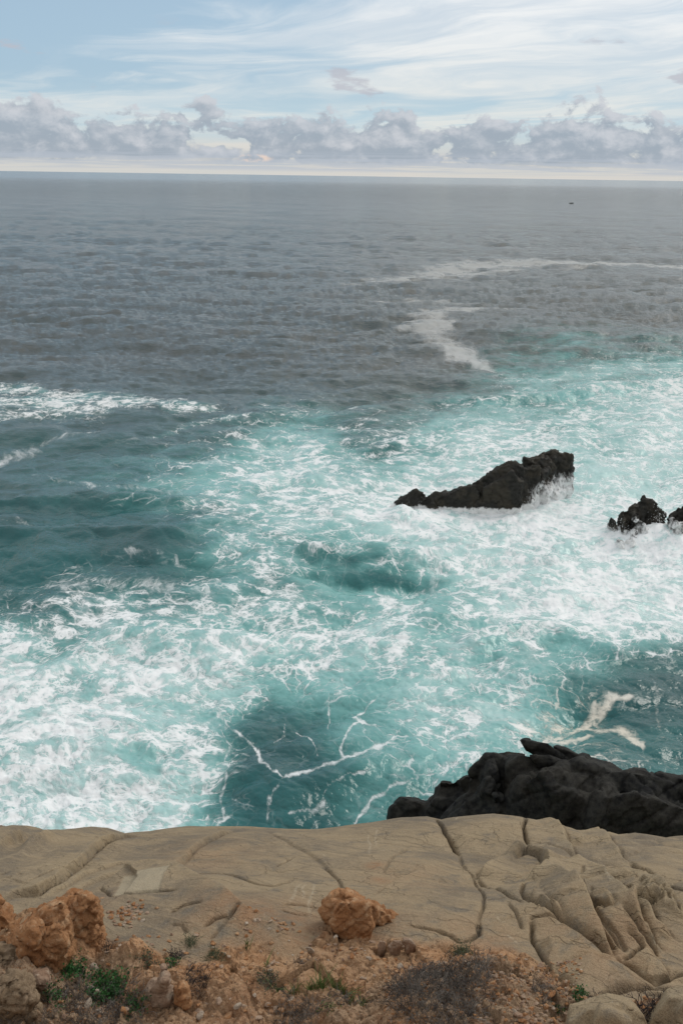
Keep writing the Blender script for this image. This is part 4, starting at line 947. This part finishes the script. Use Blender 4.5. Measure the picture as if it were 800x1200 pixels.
# =================================================================== PLANTS
def tube(P, r0, r1, k=3):
    P = np.array(P, float); n = len(P); T = np.gradient(P, axis=0); T /= np.linalg.norm(T, axis=1)[:, None]+1e-9
    a = np.cross(T, [0.3, .2, .93]); a /= np.linalg.norm(a, axis=1)[:, None]+1e-9; b = np.cross(T, a); rr = np.linspace(r0, r1, n)
    th = np.arange(k)*2*np.pi/k; V = P[:, None]+rr[:, None, None]*(np.cos(th)[None, :, None]*a[:, None]+np.sin(th)[None, :, None]*b[:, None])
    F = [[i*k+j, i*k+(j+1) % k, (i+1)*k+(j+1) % k, (i+1)*k+j] for i in range(n-1) for j in range(k)]
    return V.reshape(-1, 3), np.array(F)
class Acc:
    def __init__(s): s.V, s.F, s.k = [], [], 0
    def add(s, V, F): s.V.append(V); s.F.append(np.asarray(F)+s.k); s.k += len(V)
    def mesh(s, name, off, smooth=False): return mesh_from(name, np.concatenate(s.V)-np.array(off), np.concatenate(s.F), None, smooth)
def plant_mat(name, a, b, rough=.8):
    m, t = new_mat(name); pos = t.n('ShaderNodeNewGeometry').outputs['Position']; n = t.noise(pos, 9.0, 3, .6)
    rnd = t.noise(pos, 60.0, 1, .5); c = t.mix(t.ss(t.m('ADD', t.m('MULTIPLY', n, .6), t.m('MULTIPLY', rnd, .4)), .38, .62), a, b); finish(t, c, rough, None, .25); return m
M_TWIG = plant_mat('dead_twig', (.055, .045, .040), (.17, .15, .13)); M_TWIG2 = plant_mat('bleached_stem', (.20, .18, .15), (.33, .30, .25))
M_LEAF = plant_mat('green_leaf', (.018, .065, .018), (.045, .13, .035), .55); M_GRASS = plant_mat('grass', (.045, .085, .022), (.12, .15, .045), .6)
M_HERB = plant_mat('grey_green', (.055, .075, .04), (.11, .12, .07)); M_DARKTWIG = plant_mat('dark_twig', (.022, .018, .018), (.06, .05, .048))
def shrub(name, label, cat, boxpx, n, ln, seed, mat, up=.6, side=(0, 0), r=.0022, seg=5, leaves=0, leafmat=None, leaf=.012, hug=False):
    """a tangle of branching stems rooted over a patch of ground"""
    g = np.random.RandomState(seed); x0, x1, y0, y1 = boxpx
    th = g.uniform(0, 6.283, n); q = np.sqrt(g.rand(n)); px = (x0+x1)/2+q*np.cos(th)*(x1-x0)/2; py = (y0+y1)/2+q*np.sin(th)*(y1-y0)/2
    X, Y = to_cliff(px, py); Z = ground(X, Y); off = (float(X.mean()), float(Y.mean()), float(Z.min()))
    A = Acc(); Lf = Acc(); tips = []
    for i in range(n):
        d = g.normal(size=3)*.55; d[2] = abs(d[2])*.6+up; d[0] += side[0]; d[1] += side[1]; d /= np.linalg.norm(d)
        P = [np.array([X[i], Y[i], Z[i]-.01])]; L_ = ln*g.uniform(.5, 1.15)/seg
        for k in range(seg):
            d = d+g.normal(size=3)*.30+np.array([0, 0, -.10 if k > 1 else 0]); d /= np.linalg.norm(d); P.append(P[-1]+d*L_)
        A.add(*tube(P, r, r*.45))
        for b in range(3):
            k = g.randint(1, seg); e = d+g.normal(size=3)*.8; e /= np.linalg.norm(e); Q = [P[k], P[k]+e*L_*.8, P[k]+(e+g.normal(size=3)*.3)*L_*1.5]; A.add(*tube(Q, r*.6, r*.3)); tips.append(Q[-1]); tips.append(Q[1])
        tips += P[2:]
    if hug: pass
    if leaves:
        tips = np.array(tips)
        for i in range(leaves):
            c = tips[g.randint(len(tips))]+g.normal(size=3)*leaf*.9; a = g.normal(size=3); a[2] = abs(a[2])*.5+.25; a /= np.linalg.norm(a); b = np.cross(a, g.normal(size=3)); b /= np.linalg.norm(b)
            cc = np.cross(a, b); l, w_ = leaf*g.uniform(.6, 1.3), leaf*g.uniform(.25, .45)
            Lf.add(np.array([c-b*0, c+b*l*.5+cc*w_+a*l*.1, c+b*l, c+b*l*.5-cc*w_+a*l*.1]), [[0, 1, 2, 3]])
        root = link(name, None, loc=off, label=label, cat=cat)
        link('stems', A.mesh('stems', off), mat, root, kind='stuff'); lv = link('leaves', Lf.mesh('leaves', off), leafmat, root); lv['kind'] = 'stuff'
        return root
    return link(name, A.mesh(name, off), mat, loc=off, label=label, cat=cat)
def grass(label, px, py, wpx, n, ln, seed, mat=None):
    g = np.random.RandomState(seed); qx = px+g.normal(size=n)*wpx*.4; X, Y = to_cliff(qx, py+g.normal(size=n)*2.0); Z = ground(X, Y); off = (float(X.mean()), float(Y.mean()), float(Z.min())); A = Acc()
    for i in range(n):
        l = ln*g.uniform(.4, 1.1); t = np.linspace(0, 1, 5)[:, None]; d = g.normal(size=3)*.28; d[2] = 1; bend = g.normal(size=3)*.35; bend[2] = -.12
        P = np.array([X[i], Y[i], Z[i]-.005])+l*(t*d+t*t*bend); w_ = .0032*(1-t**2)+.0004; s_ = np.array([math.cos(i), math.sin(i), 0])
        V = np.concatenate([P-s_*w_, P+s_*w_]); A.add(V, [[k, k+1, k+6, k+5] for k in range(4)])
    return link('grass_tuft', A.mesh('grass_tuft', off), mat or M_GRASS, loc=off, label=label, cat='grass', group='grass tufts on the orange soil')
shrub('dry_shrub', 'big grey tangle of a dry shrub on the shaded side of the gravelly mound', 'shrub', (456, 570, 1152, 1224), 950, .17, 1, M_TWIG, .35, (.25, .15))
shrub('dry_shrub', 'dark twiggy fringe along the crest left of the big dry shrub', 'shrub', (452, 476, 1140, 1190), 90, .10, 2, M_DARKTWIG, .3)
shrub('dry_shrub', 'thin brown dead shrub on the bare right flank of the mound', 'shrub', (618, 656, 1168, 1196), 70, .10, 3, M_TWIG, .5)
shrub('dead_shrub', 'dead branching shrub with black twigs at the lower right beside the pale hump', 'shrub', (738, 770, 1196, 1216), 46, .20, 4, M_DARKTWIG, .9, (0, 0), .0035)
shrub('dead_shrub', 'low straggling dark twigs left of the dead branching shrub', 'shrub', (692, 738, 1178, 1194), 60, .07, 5, M_DARKTWIG, .2, (.3, 0))
shrub('dry_thicket', 'wide mat of dead grey twigs below the trailing green plant', 'shrub', (55, 172, 1158, 1205), 420, .13, 6, M_TWIG, .35)
shrub('dry_thicket', 'dead twig mat in the extreme lower left corner', 'shrub', (-20, 60, 1186, 1222), 160, .12, 7, M_TWIG, .4)
shrub('dry_shrub', 'strip of dark dead twigs right of the pointed rock', 'shrub', (214, 246, 1146, 1170), 110, .09, 8, M_DARKTWIG, .3, (.4, -.2))
shrub('dry_shrub', 'grey dead scrub along the bottom edge below the grass blades', 'shrub', (318, 378, 1172, 1215), 240, .11, 9, M_TWIG, .4)
shrub('dry_shrub', 'strip of dead twigs just below the grass blades', 'shrub', (378, 440, 1168, 1182), 120, .07, 10, M_TWIG, .3)
shrub('dead_shrub', 'small black dead shrub above the pointed rock', 'shrub', (198, 214, 1126, 1136), 46, .09, 11, M_DARKTWIG, .8)
shrub('dead_shrub', 'dark twigs in the cleft of the split orange peak', 'shrub', (64, 76, 1080, 1096), 34, .09, 12, M_DARKTWIG, .6)
shrub('dry_shrub', 'wiry dead twigs on the soil between boulder and grass blades', 'shrub', (334, 372, 1128, 1138), 60, .06, 13, M_TWIG, .4, (.4, .1))
shrub('dry_shrub', 'small dark dead twigs right of the split orange peak', 'shrub', (122, 134, 1122, 1136), 30, .08, 28, M_DARKTWIG, .6)
shrub('green_plant', 'trailing bright green leafy plant over the dead twigs at the lower left', 'plant', (100, 150, 1150, 1178), 70, .10, 14, M_TWIG, .4, (0, 0), .002, 4, 1900, M_LEAF, .020)
shrub('green_plant', 'green leafy plant left of the pale triangular stone', 'plant', (70, 100, 1142, 1156), 40, .08, 15, M_TWIG, .5, (0, 0), .002, 4, 800, M_LEAF, .020)
shrub('green_plant', 'small green plant beside the knobbly pinkish rock', 'plant', (54, 76, 1168, 1186), 20, .07, 16, M_TWIG, .5, (0, 0), .002, 4, 320, M_LEAF, .018)
shrub('green_plant', 'green sprigs between the trailing plant and the pointed rock', 'plant', (150, 168, 1174, 1190), 24, .08, 17, M_TWIG, .6, (0, 0), .002, 4, 420, M_LEAF, .016)
shrub('green_plant', 'dark green sprigs in the gap below the split orange peak', 'plant', (74, 96, 1102, 1118), 26, .07, 18, M_TWIG, .5, (0, 0), .002, 4, 300, M_LEAF, .014)
shrub('green_plant', 'dull green sprigs behind the pointed rock on its left', 'plant', (164, 184, 1138, 1150), 24, .06, 19, M_TWIG, .5, (0, 0), .002, 4, 260, M_HERB, .014)
shrub('green_plant', 'dull green sprigs behind the pointed rock on its right', 'plant', (196, 210, 1138, 1152), 18, .06, 29, M_TWIG, .5, (0, 0), .002, 4, 220, M_LEAF, .014)
shrub('green_plant', 'small bright green plant at the foot of the sandstone, lower right', 'plant', (668, 688, 1180, 1190), 14, .06, 20, M_TWIG, .5, (0, 0), .002, 4, 260, M_LEAF, .018)
shrub('green_plant', 'tiny green plant on the right foot of the gravelly mound', 'plant', (644, 656, 1188, 1198), 10, .05, 21, M_TWIG, .5, (0, 0), .002, 4, 150, M_LEAF, .014)
shrub('herb', 'small grey-green herb on the orange soil above the gravelly mound', 'plant', (531, 549, 1118, 1126), 60, .10, 22, M_HERB, .9, (0, 0), .0022, 4, 260, M_HERB, .012)
shrub('herb', 'grey-green herb left of the grass blades', 'plant', (300, 326, 1148, 1164), 60, .08, 23, M_TWIG, .6, (0, 0), .002, 4, 420, M_HERB, .014)
shrub('herb', 'small olive sprig on the slope above the pointed rock', 'plant', (218, 230, 1112, 1120), 34, .075, 24, M_HERB, .9, (0, 0), .0018, 4, 120, M_HERB, .010)
shrub('herb', 'second olive sprig, right of and below the first on the slope', 'plant', (244, 262, 1124, 1134), 50, .085, 25, M_HERB, .9, (0, 0), .0018, 4, 160, M_HERB, .010)
shrub('herb', 'low green herb at the bottom edge below the grass blades', 'plant', (376, 392, 1186, 1200), 20, .07, 26, M_TWIG, .7, (0, 0), .002, 4, 200, M_GRASS, .014)
shrub('bleached_stems', 'two or three bleached dead stems in the lower left corner', 'plant', (8, 22, 1196, 1206), 7, .17, 27, M_TWIG2, 1.6, (0, 0), .0035)
for i, (px, py, wd, n, ln, lab) in enumerate([(346,1160,7,22,.11,'short grass tuft at the left end of the row of blades'), (362,1162,8,34,.13,'second grass tuft from the left in the row of blades'),
        (376,1162,8,46,.15,'dense grass tuft in the middle of the row of blades'), (393,1163,8,50,.16,'tallest grass tuft, right of the middle of the row'), (404,1164,5,22,.14,'narrow grass tuft at the right end of the row'),
        (312,1138,5,16,.08,'tiny grass tuft beside the pale flake of stone'), (326,1160,6,16,.10,'sparse grass tuft just right of the grey-green herb'), (412,1176,4,12,.09,'small grass tuft on the twigs right of the row'),
        (424,1180,4,12,.10,'thin grass tuft nearest the big dry shrub'), (290,1125,5,16,.07,'dry little grass tuft on the slope above the grey-green herb')]):
    grass(lab, px, py, wd, n, ln, 900+i)
# =================================================================== SPRAY, BOAT
def spray(label, spots, seed):
    g = np.random.RandomState(seed); A = []; r = []
    for px, py, Y, n, sx, sz in spots:
        X, Z = at_plane(px, py, Y); p = g.normal(size=(n, 3))*np.array([sx, .5, sz])+np.array([X, Y, Z]); A.append(p); r.append(.006+.018*g.rand(n)**2.5)
    P = np.concatenate(A); r = np.concatenate(r); k = P[:, 2] > 0; P, r = P[k], r[k]
    V0 = np.array([(1, 1, 1), (1, -1, -1), (-1, 1, -1), (-1, -1, 1)], float)*.8; F0 = np.array([(0, 1, 2), (0, 3, 1), (0, 2, 3), (1, 3, 2)])
    V = (V0[None]*r[:, None, None]+P[:, None]); F = (F0[None]+(np.arange(len(P))*4)[:, None, None]).reshape(-1, 3)
    o = link('spray', mesh_from('spray', V.reshape(-1, 3), F, None, False), M_SPRAY, kind='stuff', label=label, cat='spray')
M_SPRAY, t_ = new_mat('white_spray'); finish(t_, t_.rgb((.82, .83, .84)), .6)
spray('fine white droplets flung up at the right end of the long black rock', [(652,578,62.0,700,1.0,.35),(660,566,62.8,350,.5,.35),(628,592,60.6,350,.6,.25),(600,600,59.6,200,1.6,.12),(500,598,59.4,160,1.4,.12),(480,582,60.5,80,.8,.2)], 1)
spray('fine white droplets around the two rocks by the right edge', [(722,622,54.6,260,.7,.3),(750,628,53.6,260,1.0,.3),(773,610,55.0,200,.25,.4),(790,638,53.0,260,.7,.3),(745,642,52.6,300,1.4,.25)], 2)
def boat():
    x, y = to_sea(669, 238.5); x, y = float(x[0]), float(y[0]); root = link('fishing_boat', None, loc=(x, y, 0), label='tiny dark open boat far out near the horizon, right of the middle', cat='boat'); root.rotation_euler = (0, 0, .12); root.scale = (.8, .8, .7)
    m, t = new_mat('boat_paint'); finish(t, t.rgb((.17, .18, .17)), .6)
    n = 13; V = []; 
    for i in range(n):
        u = -1+2*i/(n-1); hw = .85*(1-max(u, 0)**2.6)*(1 if u > -.9 else .95); sh = .75+.35*max(u, 0)**2
        for k, (a, b) in enumerate(((-1, 1), (-.86, .35), (-.45, -.15), (0, -.3), (.45, -.15), (.86, .35), (1, 1))): V.append((u*2.3, a*hw, sh*b if b > 0 else b))
    V = np.array(V); F = grid_faces(n, 7); me = mesh_from('hull', np.concatenate([V, V*np.array([.97, .93, 1])+np.array([0, 0, .05])]), np.concatenate([F, F[:, ::-1]+len(V)])); link('hull', me, m, root)
    def blk(name, c, s_):
        W_, G = chisel(2, 10, 5, 20, .8); link(name, mesh_from(name, W_*np.array(s_)+np.array(c), G, None, False), m, root)
    blk('console', (.2, 0, .95), (.45, .4, .55)); blk('outboard_motor', (-2.3, 0, .7), (.25, .25, .5)); blk('seat', (-1.5, 0, .8), (.5, .5, .5))
boat()
